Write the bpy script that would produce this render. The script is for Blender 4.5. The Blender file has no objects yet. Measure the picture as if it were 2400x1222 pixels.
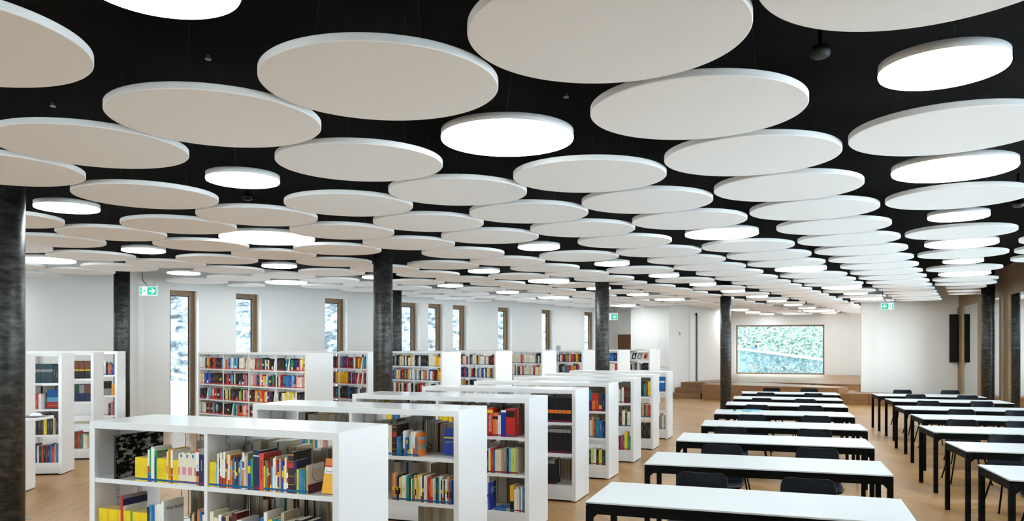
import bpy, math, random
from mathutils import Vector, Matrix

# ------------------------------------------------------------------ camera model
F, CX, CY = 1823.0, 1207.0, 810.0      # focal length and principal point for the 2400x1222 frame
EYE = 1.785
sc = bpy.context.scene
COL = bpy.context.scene.collection
R = math.radians
rnd = random.Random(7)

def at_z(px, py, z):
    """floor-plan point of a pixel that lies at height z"""
    d = F * (EYE - z) / (py - CY)
    return (px - CX) / F * d, d

def at_d(px, d):
    return (px - CX) / F * d, d

# ------------------------------------------------------------------ materials
def nt(name):
    m = bpy.data.materials.new(name)
    m.use_nodes = True
    n = m.node_tree.nodes
    return m, n, m.node_tree.links, n['Principled BSDF']

def mat(name, col, rough=.5, metal=0., bump=0., bscale=200., var=0., vscale=3., coat=0., spec=.5):
    m, n, l, b = nt(name)
    b.inputs['Base Color'].default_value = (*col, 1)
    b.inputs['Roughness'].default_value = rough
    b.inputs['Metallic'].default_value = metal
    b.inputs['Specular IOR Level'].default_value = spec
    if coat:
        b.inputs['Coat Weight'].default_value = coat
        b.inputs['Coat Roughness'].default_value = .12
    if bump or var:
        tc = n.new('ShaderNodeTexCoord')
    if bump:
        t = n.new('ShaderNodeTexNoise'); t.inputs['Scale'].default_value = bscale; t.inputs['Detail'].default_value = 3
        bp = n.new('ShaderNodeBump'); bp.inputs['Strength'].default_value = bump; bp.inputs['Distance'].default_value = .004
        l.new(tc.outputs['Object'], t.inputs['Vector']); l.new(t.outputs['Fac'], bp.inputs['Height']); l.new(bp.outputs['Normal'], b.inputs['Normal'])
    if var:
        t = n.new('ShaderNodeTexNoise'); t.inputs['Scale'].default_value = vscale; t.inputs['Detail'].default_value = 6
        mx = n.new('ShaderNodeMix'); mx.data_type = 'RGBA'
        mx.inputs[6].default_value = (*[c * (1 - var) for c in col], 1); mx.inputs[7].default_value = (*[min(1, c * (1 + var)) for c in col], 1)
        l.new(tc.outputs['Object'], t.inputs['Vector']); l.new(t.outputs['Fac'], mx.inputs[0]); l.new(mx.outputs[2], b.inputs['Base Color'])
    return m

def emit(name, col, s, base=(.8, .8, .8)):
    m, n, l, b = nt(name)
    b.inputs['Base Color'].default_value = (*base, 1)
    b.inputs['Emission Color'].default_value = (*col, 1)
    b.inputs['Emission Strength'].default_value = s
    return m

def planks(name, c1, c2, c3, ang, length=2.2, width=.19, rough=.33, gs=1., axis='XY', bands=.3):
    """oak boards: long bricks with a stretched grain noise, laid along ang"""
    m, n, l, b = nt(name)
    tc = n.new('ShaderNodeTexCoord'); mp = n.new('ShaderNodeMapping')
    mp.inputs['Rotation'].default_value = (R(90) if axis == 'XZ' else 0, 0, ang)
    br = n.new('ShaderNodeTexBrick'); br.offset = .37; br.offset_frequency = 2
    br.inputs['Color1'].default_value = (*c1, 1); br.inputs['Color2'].default_value = (*c2, 1); br.inputs['Mortar'].default_value = (*[c * .45 for c in c3], 1)
    br.inputs['Scale'].default_value = 1.; br.inputs['Mortar Size'].default_value = .0012; br.inputs['Bias'].default_value = 0
    br.inputs['Brick Width'].default_value = length; br.inputs['Row Height'].default_value = width
    mp2 = n.new('ShaderNodeMapping'); mp2.inputs['Scale'].default_value = (1.1 * gs, 16 * gs, 16 * gs)
    g = n.new('ShaderNodeTexNoise'); g.inputs['Scale'].default_value = 1.6; g.inputs['Detail'].default_value = 8; g.inputs['Roughness'].default_value = .65; g.inputs['Distortion'].default_value = .6
    ra = n.new('ShaderNodeValToRGB'); ra.color_ramp.elements[0].position = .3; ra.color_ramp.elements[1].position = .72
    ra.color_ramp.elements[0].color = (0, 0, 0, 1); ra.color_ramp.elements[1].color = (1, 1, 1, 1)
    k = n.new('ShaderNodeTexNoise'); k.inputs['Scale'].default_value = .9; k.inputs['Detail'].default_value = 2
    mx = n.new('ShaderNodeMix'); mx.data_type = 'RGBA'; mx.inputs[7].default_value = (*c3, 1)
    mx2 = n.new('ShaderNodeMix'); mx2.data_type = 'RGBA'; mx2.blend_type = 'MULTIPLY'; mx2.inputs[0].default_value = bands
    ma = n.new('ShaderNodeMath'); ma.operation = 'MULTIPLY'; ma.inputs[1].default_value = .85
    l.new(tc.outputs['Object'], mp.inputs['Vector']); l.new(mp.outputs['Vector'], br.inputs['Vector']); l.new(mp.outputs['Vector'], mp2.inputs['Vector'])
    l.new(mp2.outputs['Vector'], g.inputs['Vector']); l.new(g.outputs['Fac'], ra.inputs['Fac']); l.new(ra.outputs['Color'], ma.inputs[0])
    l.new(br.outputs['Color'], mx.inputs[6]); l.new(ma.outputs[0], mx.inputs[0])
    l.new(mp.outputs['Vector'], k.inputs['Vector']); l.new(mx.outputs[2], mx2.inputs[6]); l.new(k.outputs['Fac'], mx2.inputs[7])
    l.new(mx2.outputs[2] if bands else mx.outputs[2], b.inputs['Base Color'])
    b.inputs['Roughness'].default_value = rough
    bp = n.new('ShaderNodeBump'); bp.inputs['Strength'].default_value = .12; bp.inputs['Distance'].default_value = .002
    l.new(ra.outputs['Color'], bp.inputs['Height']); l.new(bp.outputs['Normal'], b.inputs['Normal'])
    return m

def clear_glass(name, tint, ior=1.45):
    m = bpy.data.materials.new(name); m.use_nodes = True
    n, l = m.node_tree.nodes, m.node_tree.links
    n.remove(n['Principled BSDF'])
    t = n.new('ShaderNodeBsdfTransparent'); t.inputs['Color'].default_value = (*tint, 1)
    g = n.new('ShaderNodeBsdfGlossy'); g.inputs['Roughness'].default_value = .01; g.inputs['Color'].default_value = (.9, .95, .97, 1)
    fr = n.new('ShaderNodeFresnel'); fr.inputs['IOR'].default_value = ior
    mx = n.new('ShaderNodeMixShader'); o = n['Material Output']
    l.new(fr.outputs['Fac'], mx.inputs['Fac']); l.new(t.outputs[0], mx.inputs[1]); l.new(g.outputs[0], mx.inputs[2]); l.new(mx.outputs[0], o.inputs['Surface'])
    return m

def mottled(name, cols, scale, rough, metal=0., stretch=(1, 1, 1), bump=0., detail=8, pos=(.35, .5, .65), spec=.5):
    m, n, l, b = nt(name)
    tc = n.new('ShaderNodeTexCoord'); mp = n.new('ShaderNodeMapping'); mp.inputs['Scale'].default_value = stretch
    t = n.new('ShaderNodeTexNoise'); t.inputs['Scale'].default_value = scale; t.inputs['Detail'].default_value = detail; t.inputs['Roughness'].default_value = .68
    ra = n.new('ShaderNodeValToRGB'); e = ra.color_ramp.elements
    e[0].position, e[1].position = pos[0], pos[-1]; e[0].color = (*cols[0], 1); e[1].color = (*cols[-1], 1)
    for c, p in zip(cols[1:-1], pos[1:-1]):
        x = e.new(p); x.color = (*c, 1)
    l.new(tc.outputs['Object'], mp.inputs['Vector']); l.new(mp.outputs['Vector'], t.inputs['Vector']); l.new(t.outputs['Fac'], ra.inputs['Fac']); l.new(ra.outputs['Color'], b.inputs['Base Color'])
    b.inputs['Roughness'].default_value = rough; b.inputs['Metallic'].default_value = metal; b.inputs['Specular IOR Level'].default_value = spec
    if bump:
        bp = n.new('ShaderNodeBump'); bp.inputs['Strength'].default_value = bump; bp.inputs['Distance'].default_value = .02
        l.new(t.outputs['Fac'], bp.inputs['Height']); l.new(bp.outputs['Normal'], b.inputs['Normal'])
    return m

def attr_mat(name, rough):
    m, n, l, b = nt(name)
    a = n.new('ShaderNodeAttribute'); a.attribute_name = 'Col'
    l.new(a.outputs['Color'], b.inputs['Base Color']); b.inputs['Roughness'].default_value = rough
    b.inputs['Specular IOR Level'].default_value = .35
    return m

LAMP = 8.5
M = dict(
    disc=mat('acoustic_fleece', (.90, .90, .895), .95, bump=.25, bscale=260, spec=.1),
    lamp=emit('lamp_diffuser', (.87, .965, 1.), LAMP),
    rimwhite=mat('lamp_housing_white', (.85, .85, .85), .5),
    black_slab=mat('black_painted_concrete', (.006, .006, .006), .9, bump=.3, bscale=30, spec=.1),
    wall=mat('white_plaster', (.86, .85, .82), .9, bump=.18, bscale=140, spec=.2),
    lacquer=mat('white_lacquer', (.80, .805, .80), .3, coat=.5),
    strip=mat('grey_slotted_steel', (.55, .57, .58), .4, metal=.2),
    hole=mat('slot_hole_black', (.01, .01, .01), .8),
    floor=planks('oak_floor_boards', (.62, .352, .128), (.49, .258, .082), (.29, .135, .04), R(-102.5), rough=.36),
    oak=planks('oak_stage_boards', (.38, .19, .065), (.30, .145, .048), (.2, .09, .028), R(31), length=1.9, width=.178, rough=.4),
    post=planks('oak_window_posts', (.30, .19, .09), (.26, .16, .075), (.17, .10, .045), R(90), length=3, width=.4, rough=.45, axis='XZ'),
    header=planks('oak_header_boards', (.34, .21, .10), (.30, .18, .085), (.2, .12, .055), 0, length=3, width=.5, rough=.5, axis='XZ'),
    doorwood=planks('dark_oak_door', (.22, .10, .035), (.2, .09, .03), (.13, .055, .02), R(90), length=3, width=.3, rough=.4, axis='XZ'),
    steel=mottled('raw_blackened_steel', [(.022, .023, .022), (.05, .052, .05), (.11, .112, .106)], 7, .42, .55, (1, 1, 2.6), bump=.08),
    top=mat('white_laminate', (.58, .595, .595), .38),
    blackmetal=mat('black_powder_coat', (.0014, .0014, .0014), .55, spec=.1),
    shell=mat('black_blue_plastic', (.0038, .005, .0085), .5, bump=.1, bscale=400, spec=.2),
    glass=clear_glass('window_glass', (.97, .99, 1.), 1.12),
    tealglass=clear_glass('facade_glass', (.9, .965, .98)),
    sash=mat('dark_blue_sash_gasket', (.01, .025, .06), .5),
    rock=mottled('slate_rock', [(.035, .05, .06), (.12, .15, .17), (.34, .4, .43), (.9, .92, .95)], 4.5, .85, 0, (1, 1, 2.0), bump=.9, detail=12, pos=(.38, .51, .64, .76)),
    snow=mottled('snow', [(.8, .85, .9), (.92, .94, .96)], 2, .8, bump=.3),
    slope=mottled('snowy_slope', [(.01, .03, .02), (.035, .075, .06), (.13, .20, .19), (.55, .6, .62)], 7, .9, bump=.6, detail=12, pos=(.36, .49, .57, .66)),
    stonewall=mottled('mossy_retaining_stone', [(.03, .065, .065), (.075, .13, .135), (.16, .22, .23)], 6, .9, bump=.4),
    leaf=mat('ivy_leaf', (.03, .075, .045), .7, var=.6, vscale=9),
    snowleaf=mat('snow_covered_leaf', (.36, .42, .43), .8),
    green=mat('sign_green', (.0, .33, .22), .5),
    greenlit=emit('sign_green_lit', (.0, .62, .40), .42, (.0, .08, .05)),
    whitelit=emit('sign_white_lit', (1, 1, 1), .36, (.3, .3, .3)),
    greybox=mat('grey_plastic', (.38, .4, .41), .5),
    darkgrey=mat('dark_grey_plastic', (.03, .032, .035), .5),
    speaker=mat('black_speaker_cloth', (.004, .004, .004), .9, bump=.3, bscale=500),
    wire=mat('steel_wire', (.28, .27, .25), .35, metal=.9),
    print=attr_mat('printed_paper', .42),
    jacket=mat('blue_jacket', (.012, .05, .15), .8),
    skin=mat('skin', (.30, .16, .11), .6),
    hair=mat('brown_hair', (.015, .009, .006), .7),
    trousers=mat('dark_trousers', (.008, .010, .016), .8),
    concrete=mottled('pale_render', [(.5, .5, .53), (.62, .61, .64)], 1.2, .9),
    plate=mat('brushed_steel_plate', (.4, .4, .4), .35, metal=.8),
)

# ------------------------------------------------------------------ mesh helper
class MB:
    def __init__(s):
        s.v, s.f, s.m, s.c = [], [], [], []
    def face(s, idx, m=0, c=None):
        s.f.append(idx); s.m.append(m); s.c.append(c)
    def quad(s, pts, m=0, c=None):
        n = len(s.v); s.v += [tuple(p) for p in pts]; s.face(tuple(range(n, n + len(pts))), m, c)
    def box(s, lo, hi, m=0, c=None, T=None, ms=None, cs=None):
        x0, y0, z0 = lo; x1, y1, z1 = hi
        P = [(x0, y0, z0), (x1, y0, z0), (x1, y1, z0), (x0, y1, z0), (x0, y0, z1), (x1, y0, z1), (x1, y1, z1), (x0, y1, z1)]
        if T is not None: P = [tuple(T @ Vector(p)) for p in P]
        n = len(s.v); s.v += P
        for q, i in enumerate(((0, 3, 2, 1), (4, 5, 6, 7), (0, 1, 5, 4), (1, 2, 6, 5), (2, 3, 7, 6), (3, 0, 4, 7))):   # bottom top front right back left
            s.face(tuple(n + k for k in i), ms[q] if ms else m, cs[q] if cs else c)
    def prism(s, pts, z0, z1, m=0, c=None, side=None):
        n = len(s.v); k = len(pts)
        s.v += [(x, y, z0) for x, y in pts] + [(x, y, z1) for x, y in pts]
        s.face(tuple(range(n + k - 1, n - 1, -1)), m, c); s.face(tuple(range(n + k, n + 2 * k)), m, c)
        for i in range(k):
            j = (i + 1) % k; s.face((n + i, n + j, n + k + j, n + k + i), m if side is None else side, c)
    def disc(s, r, z0, z1, k=64, m=0, x=0, y=0, mb=None, mt=None):
        n = len(s.v)
        for z in (z0, z1):
            s.v += [(x + r * math.cos(2 * math.pi * i / k), y + r * math.sin(2 * math.pi * i / k), z) for i in range(k)]
        s.face(tuple(range(n + k - 1, n - 1, -1)), m if mb is None else mb); s.face(tuple(range(n + k, n + 2 * k)), m if mt is None else mt)
        for i in range(k):
            j = (i + 1) % k; s.face((n + i, n + j, n + k + j, n + k + i), m)
    def lathe(s, prof, k=24, m=0, x=0, y=0):
        n = len(s.v)
        for r, z in prof:
            s.v += [(x + r * math.cos(2 * math.pi * i / k), y + r * math.sin(2 * math.pi * i / k), z) for i in range(k)]
        for a in range(len(prof) - 1):
            for i in range(k):
                j = (i + 1) % k
                s.face((n + a * k + i, n + a * k + j, n + (a + 1) * k + j, n + (a + 1) * k + i), m)
        s.face(tuple(n + i for i in range(k - 1, -1, -1)), m); e = n + (len(prof) - 1) * k; s.face(tuple(e + i for i in range(k)), m)
    def tube(s, path, r, k=8, m=0, r2=None):
        path = [Vector(p) for p in path]; n = len(s.v); L = len(path)
        for a, p in enumerate(path):
            d = (path[min(a + 1, L - 1)] - path[max(a - 1, 0)]).normalized()
            up = Vector((0, 0, 1)) if abs(d.z) < .9 else Vector((1, 0, 0))
            e1 = d.cross(up).normalized(); e2 = d.cross(e1)
            rr = r if r2 is None else r + (r2 - r) * a / (L - 1)
            s.v += [tuple(p + e1 * (rr * math.cos(2 * math.pi * i / k)) + e2 * (rr * math.sin(2 * math.pi * i / k))) for i in range(k)]
        for a in range(L - 1):
            for i in range(k):
                j = (i + 1) % k; s.face((n + a * k + i, n + a * k + j, n + (a + 1) * k + j, n + (a + 1) * k + i), m)
        s.face(tuple(n + i for i in range(k - 1, -1, -1)), m); e = n + (L - 1) * k; s.face(tuple(e + i for i in range(k)), m)
    def mesh(s, name, mats, smooth=False):
        me = bpy.data.meshes.new(name); me.from_pydata(s.v, [], s.f)
        for m in (mats if isinstance(mats, (list, tuple)) else [mats]): me.materials.append(m)
        me.polygons.foreach_set('material_index', s.m)
        if smooth: me.polygons.foreach_set('use_smooth', [True] * len(s.f))
        if any(c is not None for c in s.c):
            at = me.color_attributes.new('Col', 'FLOAT_COLOR', 'CORNER'); buf = []
            for f, c in zip(s.f, s.c): buf += list((*(c or (.8, .8, .8)), 1.)) * len(f)
            at.data.foreach_set('color', buf)
        me.update(); return me
    def build(s, name, mats, parent=None, loc=(0, 0, 0), rz=0., smooth=False, bevel=0.):
        o = bpy.data.objects.new(name, s.mesh(name, mats, smooth)); COL.objects.link(o)
        o.location = loc; o.rotation_euler = (0, 0, rz); o.parent = parent
        if bevel:
            b = o.modifiers.new('edge', 'BEVEL'); b.width = bevel; b.segments = 2; b.limit_method = 'ANGLE'; b.harden_normals = False
        return o

def empty(name, loc=(0, 0, 0), rz=0.):
    o = bpy.data.objects.new(name, None); COL.objects.link(o); o.location = loc; o.rotation_euler = (0, 0, rz); o.empty_display_size = .1
    return o
def tag(o, label, cat, group=None):
    o['label'] = label; o['category'] = cat; o['kind'] = 'thing'
    if group: o['group'] = group
    return o
def struct(o, kind='structure'):
    o['kind'] = kind; return o
CHILD = {}
def kids(o):
    return [c for c in COL.objects if c.parent is o]
def clone(root, loc, rz, tree=None):
    """copy of a thing with copies of its parts and sub-parts"""
    def rec(o, par):
        c = o.copy(); COL.objects.link(c); c.parent = par
        for k in tree[o.name]: rec(k, c)
        return c
    r = rec(root, None); r.location = loc; r.rotation_euler = (0, 0, rz)
    return r
def tree_of(root):
    t = {}
    def rec(o):
        ks = kids(o); t[o.name] = ks
        for k in ks: rec(k)
    rec(root); return t
ORD = ['zeroth', 'first', 'second', 'third', 'fourth', 'fifth', 'sixth', 'seventh', 'eighth', 'ninth', 'tenth', 'eleventh', 'twelfth', 'thirteenth', 'fourteenth', 'fifteenth', 'sixteenth', 'seventeenth', 'eighteenth', 'nineteenth', 'twentieth']
TENS = {2: 'twenty', 3: 'thirty', 4: 'forty', 5: 'fifty', 6: 'sixty', 7: 'seventy', 8: 'eighty'}
def ordinal(n):
    if n <= 20: return ORD[n]
    t, u = divmod(n, 10)
    return TENS[t] + '-' + ORD[u] if u else TENS[t][:-1] + 'ieth'
# ------------------------------------------------------------------ camera, world
cam = bpy.data.cameras.new('camera'); co = bpy.data.objects.new('camera', cam); COL.objects.link(co)
co.location = (0, 0, EYE); co.rotation_euler = (R(90), 0, 0)
cam.sensor_width = 36; cam.lens = 36 * F / 2400; cam.shift_x = (1200 - CX) / 2400; cam.shift_y = (CY - 611) / 2400
cam.clip_end = 300; sc.camera = co
w = bpy.data.worlds.new('overcast_sky'); sc.world = w; w.use_nodes = True
bg = w.node_tree.nodes['Background']; bg.inputs['Color'].default_value = (.92, .965, 1., 1); bg.inputs['Strength'].default_value = 7.2
sc.view_settings.view_transform = 'Standard'; sc.view_settings.look = 'None'; sc.view_settings.gamma = 1; sc.view_settings.exposure = 1.17
try: sc.view_settings.use_curve_mapping = False
except Exception: pass

CEIL = 3.6
sc.cycles.diffuse_bounces = 8
# ------------------------------------------------------------------ room shell
WN = Vector((-.743, .669)); WD = Vector((.669, .743)); W0 = WN * 16.8      # window wall: normal, direction, foot
def wall_t(px):
    k = (px - CX) / F
    return (W0.y * k - W0.x) / (WD.x - WD.y * k)
def wall_p(t, off=0.):
    p = W0 + WD * t + WN * off; return p.x, p.y
FD = Vector((.349, .937)).normalized(); F0 = Vector((11.46, 18.4))           # glass facade direction and a point on it
def fac_t(px):
    k = (px - CX) / F; return (k * F0.y - F0.x) / (FD.x - k * FD.y)
FN = Vector((FD.y, -FD.x))
def fac_p(t, off=0.):
    p = F0 + FD * t + FN * off; return p.x, p.y

corner = wall_p(wall_t(290)); cor_end = wall_p(wall_t(1446)); 
P_l = (4.1, 27.54); P_r = (5.20, 26.30)                                      # white wall block beside the stage
S_l0 = P_r; S_l1 = (8.0, 29.6); S_l2 = (9.70, 34.86); S_r2 = (15.4, 32.85); FW_l = (10.76, 24.17); FW_r = (13.27, 23.26)
cor_back = (cor_end[0] + 1.05, cor_end[1] - .945)
tb = (-4.5 - F0.y) / FD.y
near_fac = (fac_p(tb))
outline = [(-13, -4.5), near_fac, FW_r, FW_l, S_r2, S_l2, S_l1, P_r, P_l, cor_back, cor_end, corner, (-13, corner[1])]
fl = MB(); fl.prism(outline, -.12, 0); struct(fl.build('floor', M['floor']))
ce = MB(); ce.prism(outline, CEIL, CEIL + .3); struct(ce.build('ceiling', M['black_slab']))

def wall_seg(mb, a, b, z0=0., z1=CEIL, th=.25, side=1):
    """solid wall between plan points a and b, thickness to the left of a->b"""
    a, b = Vector(a), Vector(b); d = (b - a).normalized(); n = Vector((-d.y, d.x)) * th * side
    mb.prism([tuple(a), tuple(b), tuple(b + n), tuple(a + n)] if side > 0 else [tuple(a + n), tuple(b + n), tuple(b), tuple(a)], z0, z1)

HEAD = 2.995; TH = .30; FRAME_OFF = .27
wins = [(398, 466), (553, 612), (762, 814), (942, 984), (1004, 1042.5), (1062, 1098), (1167.6, 1200), (1270, 1298.5), (1370, 1397)]
mb = MB(); t = wall_t(290)
def wbox(t0, t1, o0, o1, z0, z1, mb):
    mb.prism([wall_p(t0, o0), wall_p(t1, o0), wall_p(t1, o1), wall_p(t0, o1)], z0, z1)
SILL = .1
for a, b in wins:
    ta, tb_ = wall_t(a), wall_t(b)
    wbox(t, ta, 0, TH, 0, CEIL, mb); wbox(ta, tb_, 0, TH, HEAD, CEIL, mb); wbox(ta, tb_, 0, TH, 0, SILL, mb); t = tb_
wbox(t, wall_t(1446) + .2, 0, TH, 0, CEIL, mb)
struct(mb.build('wall_left', M['wall']))
mb = MB(); wall_seg(mb, (-13.2, corner[1]), (corner[0] + .3, corner[1])); struct(mb.build('wall_rear_left', M['wall']))
mb = MB(); wall_seg(mb, (-13, -4.5), (-13, corner[1] + .2)); struct(mb.build('wall_side', M['wall']))
mb = MB(); mb.prism([(-6, -4.75), (near_fac[0] + .3, -4.75), (near_fac[0], -4.5), (-6, -4.5)], 0, CEIL); mb.prism([(-13.25, -4.75), (-6, -4.75), (-6, -4.5), (-13.25, -4.5)], 2.92, CEIL); struct(mb.build('wall_behind', M['wall']))
r = struct(empty('window_40')); mb = MB(); mb.box((-13, -4.64, .06), (-6, -4.63, 2.92)); mb.build('window_pane', M['tealglass'], r); mb = MB(); mb.box((-13, -4.72, 0), (-6, -4.52, .06)); mb.build('window_sill', M['post'], r)  # guessed glazed opening behind the camera, added to light the room
mb = MB(); wall_seg(mb, cor_end, cor_back); struct(mb.build('wall_corridor', M['wall']))
mb = MB(); mb.prism([P_l, P_r, (P_r[0] + .2, P_r[1] + .25), cor_back], 0, CEIL); struct(mb.build('wall_block', M['wall']))
mb = MB(); wall_seg(mb, (S_l0[0] + .09, S_l0[1] + .1035), S_l1, th=.2); wall_seg(mb, S_l1, S_l2, th=.2); struct(mb.build('wall_stage_left', M['wall']))
mb = MB(); wall_seg(mb, FW_l, (FW_r[0] + .3, FW_r[1] - .109), th=.3); struct(mb.build('wall_front', M['wall']))
mb = MB(); wall_seg(mb, (FW_l[0] + .28, FW_l[1] - .1), S_r2, th=-.2); struct(mb.build('wall_stage_right', M['wall']))
# stage back wall with the wide window
BA, BB = Vector(S_l2), Vector(S_r2); BDIR = (BB - BA).normalized(); BNO = Vector((-BDIR.y, BDIR.x))
def back_t(px):
    k = (px - CX) / F; return (k * BA.y - BA.x) / (BDIR.x - k * BDIR.y)
def back_p(t, off=0.):
    p = BA + BDIR * t + BNO * off; return p.x, p.y
STG = .51; BT0, BT1 = back_t(1725), back_t(1932.5); BH = 2.68
mb = MB()
def bbx(mb, t0, t1, o0, o1, z0, z1): mb.prism([back_p(t0, o0), back_p(t1, o0), back_p(t1, o1), back_p(t0, o1)], z0, z1)
bbx(mb, -.1, BT0, 0, .3, 0, CEIL); bbx(mb, BT1, (BB - BA).length + .1, 0, .3, 0, CEIL); bbx(mb, BT0, BT1, 0, .3, BH, CEIL); bbx(mb, BT0, BT1, 0, .3, 0, STG)
struct(mb.build('wall_back', M['wall']))

# windows of the window wall: oak frame, dark sash, glass
for i, (a, b) in enumerate(wins):
    ta, tb_ = wall_t(a), wall_t(b)
    r = struct(empty('window_%d' % (i + 1)))
    fr = MB(); fw = .105
    for q in ((ta, ta + fw, SILL, HEAD), (tb_ - fw, tb_, SILL, HEAD), (ta + fw, tb_ - fw, HEAD - fw, HEAD), (ta + fw, tb_ - fw, SILL, SILL + fw)):
        wbox(q[0], q[1], FRAME_OFF - .075, FRAME_OFF + .01, q[2], q[3], fr)
    fr.build('window_frame', M['post'], r)
    sh = MB(); s0, s1 = ta + fw, tb_ - fw
    for q in ((s0, s0 + .016, SILL + fw, HEAD - fw), (s1 - .016, s1, SILL + fw, HEAD - fw), (s0 + .016, s1 - .016, HEAD - fw - .025, HEAD - fw), (s0 + .016, s1 - .016, SILL + fw, SILL + fw + .025)):
        wbox(q[0], q[1], FRAME_OFF - .008, FRAME_OFF + .008, q[2], q[3], sh)
    sh.build('window_sash', M['sash'], r)
    gl = MB(); wbox(s0 + .016, s1 - .016, FRAME_OFF - .005, FRAME_OFF, SILL + fw + .025, HEAD - fw - .025, gl); gl.build('window_pane', M['glass'], r)
# stage window
r = struct(empty('window_10'))
fr = MB(); fw = .06
for q in ((BT0, BT0 + fw, STG, BH), (BT1 - fw, BT1, STG, BH), (BT0 + fw, BT1 - fw, BH - fw, BH), (BT0 + fw, BT1 - fw, STG, STG + fw)):
    bbx(fr, q[0], q[1], .16, .24, q[2], q[3])
fr.build('window_frame', M['post'], r)
gl = MB(); bbx(gl, BT0 + fw, BT1 - fw, .2, .206, STG + fw, BH - fw); gl.build('window_pane', M['glass'], r)

# glass facade on the right: oak header, posts and panes, one bay after the other
hd = MB(); t_end = (Vector(FW_r) - F0).length * (1 if FW_r[1] > F0.y else -1)
hd.prism([fac_p(tb, 0), fac_p(tb, .2), fac_p(t_end + .1, .2), fac_p(t_end + .1, 0)][::-1], 2.92, CEIL); struct(hd.build('wall_facade_header', M['header']))
pxs = [(2249.5, 2257), (2294, 2299), (2345, 2350), (2356, 2366)]
posts = [(fac_t(b), fac_t(a)) for a, b in pxs]; posts[0] = (posts[0][0], t_end + .2)
tt = posts[-1][0]
tcut = (.6 - F0.y) / FD.y
while tt > tcut + 2.4:
    tt -= 2.3; posts.append((tt - .1, tt)); 
for i in range(len(posts)):
    r = struct(empty('window_%d' % (11 + i)))
    t0, t1 = posts[i]; pm = MB()
    pm.prism([fac_p(t0, -.03), fac_p(t0, .02), fac_p(t1, .02), fac_p(t1, -.03)][::-1], 0, 2.92); pm.build('window_frame', M['post'], r)
    nx = posts[i + 1][1] if i + 1 < len(posts) else tcut
    g = MB(); g.prism([fac_p(nx, .002), fac_p(nx, .012), fac_p(t0, .012), fac_p(t0, .002)][::-1], .06, 2.92); g.build('window_pane', M['tealglass'], r)
    g = MB(); g.prism([fac_p(nx, -.02), fac_p(nx, .06), fac_p(t0, .06), fac_p(t0, -.02)][::-1], 0, .06); g.build('window_sill', M['post'], r)

mb = MB(); mb.prism([fac_p(tb, 0), fac_p(tb, .2), fac_p(tcut, .2), fac_p(tcut, 0)][::-1], 0, 2.92); struct(mb.build('wall_right', M['wall']))  # unseen solid stretch added in place of panes to cut near daylight
# ------------------------------------------------------------------ outdoors
def grid(name, m, fn, nu, nv, smooth=True):
    mb = MB()
    for j in range(nv + 1):
        for i in range(nu + 1): mb.v.append(fn(i / nu, j / nv))
    for j in range(nv):
        for i in range(nu):
            k = j * (nu + 1) + i; mb.face((k, k + 1, k + nu + 2, k + nu + 1))
    return struct(mb.build(name, m, smooth=smooth))
from mathutils import noise as NZ
T0, T1 = wall_t(290) - 2, wall_t(1446) + 5
def rockf(u, v):
    t = T0 + (T1 - T0) * u; z = .7 + 6.0 * v
    o = 3.0 + .18 * z + .35 * NZ.noise((t * .8, z * 1.4, 0)) + .22 * abs(NZ.noise((t * 2.3, z * 5, 4))) + .12 * NZ.noise((t * 6, z * 9, 9))
    x, y = wall_p(t, o); return x, y, z
grid('rock_terrain', M['rock'], rockf, 220, 60, smooth=False)
def snowf(u, v):
    t = T0 + (T1 - T0) * u; o = TH + 3.6 * v
    z = .02 + 1.15 * v ** 1.2 + .12 * v * NZ.noise((t * 1.2, o * 1.3, 2)); x, y = wall_p(t, o); return x, y, z
grid('snow_land', M['snow'], snowf, 160, 16)
# behind the stage window: a retaining wall, a snowy ivy slope
def slopef(u, v):
    t = -5 + 17 * u; o = 2.85 + 5.3 * v; z = 1.1 + 5.2 * v + .3 * NZ.noise((t * .9, v * 7, 1)) + .14 * NZ.noise((t * 4, v * 22, 5)); x, y = back_p(t, o); return x, y, z
grid('slope_terrain', M['slope'], slopef, 120, 60, smooth=False)
def groundf(u, v):
    t = -5 + 17 * u; o = .3 + 2.4 * v; x, y = back_p(t, o); return x, y, .3 + .05 * NZ.noise((t, o, 0))
grid('snow_land', M['snow'], groundf, 30, 6)
rw = MB()
za, zb = 1.58, 1.08                                       # coping falls to the right
A0, A1, B0, B1 = back_p(-4, 2.2), back_p(-4, 2.6), back_p(11, 2.2), back_p(11, 2.6)
def rw_z(t): return za + (zb - za) * (t - BT0) / (BT1 - BT0)
zl, zr = rw_z(-4), rw_z(11)
def hexa(mb, z0l, z0r, z1l, z1r, a0, a1, b0, b1, m=0):
    n = len(mb.v); mb.v += [(*a0, z0l), (*b0, z0r), (*b1, z0r), (*a1, z0l), (*a0, z1l), (*b0, z1r), (*b1, z1r), (*a1, z1l)]
    for i in ((0, 3, 2, 1), (4, 5, 6, 7), (0, 1, 5, 4), (1, 2, 6, 5), (2, 3, 7, 6), (3, 0, 4, 7)): mb.face(tuple(n + k for k in i), m)
hexa(rw, .0, .0, zl, zr, A0, A1, B0, B1); struct(rw.build('wall_retaining', M['stonewall']))
cp = MB(); A0, A1, B0, B1 = back_p(-4, 2.12), back_p(-4, 2.68), back_p(11, 2.12), back_p(11, 2.68)
hexa(cp, zl, zr, zl + .1, zr + .1, A0, A1, B0, B1); struct(cp.build('trim_1', M['snow']))
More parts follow.
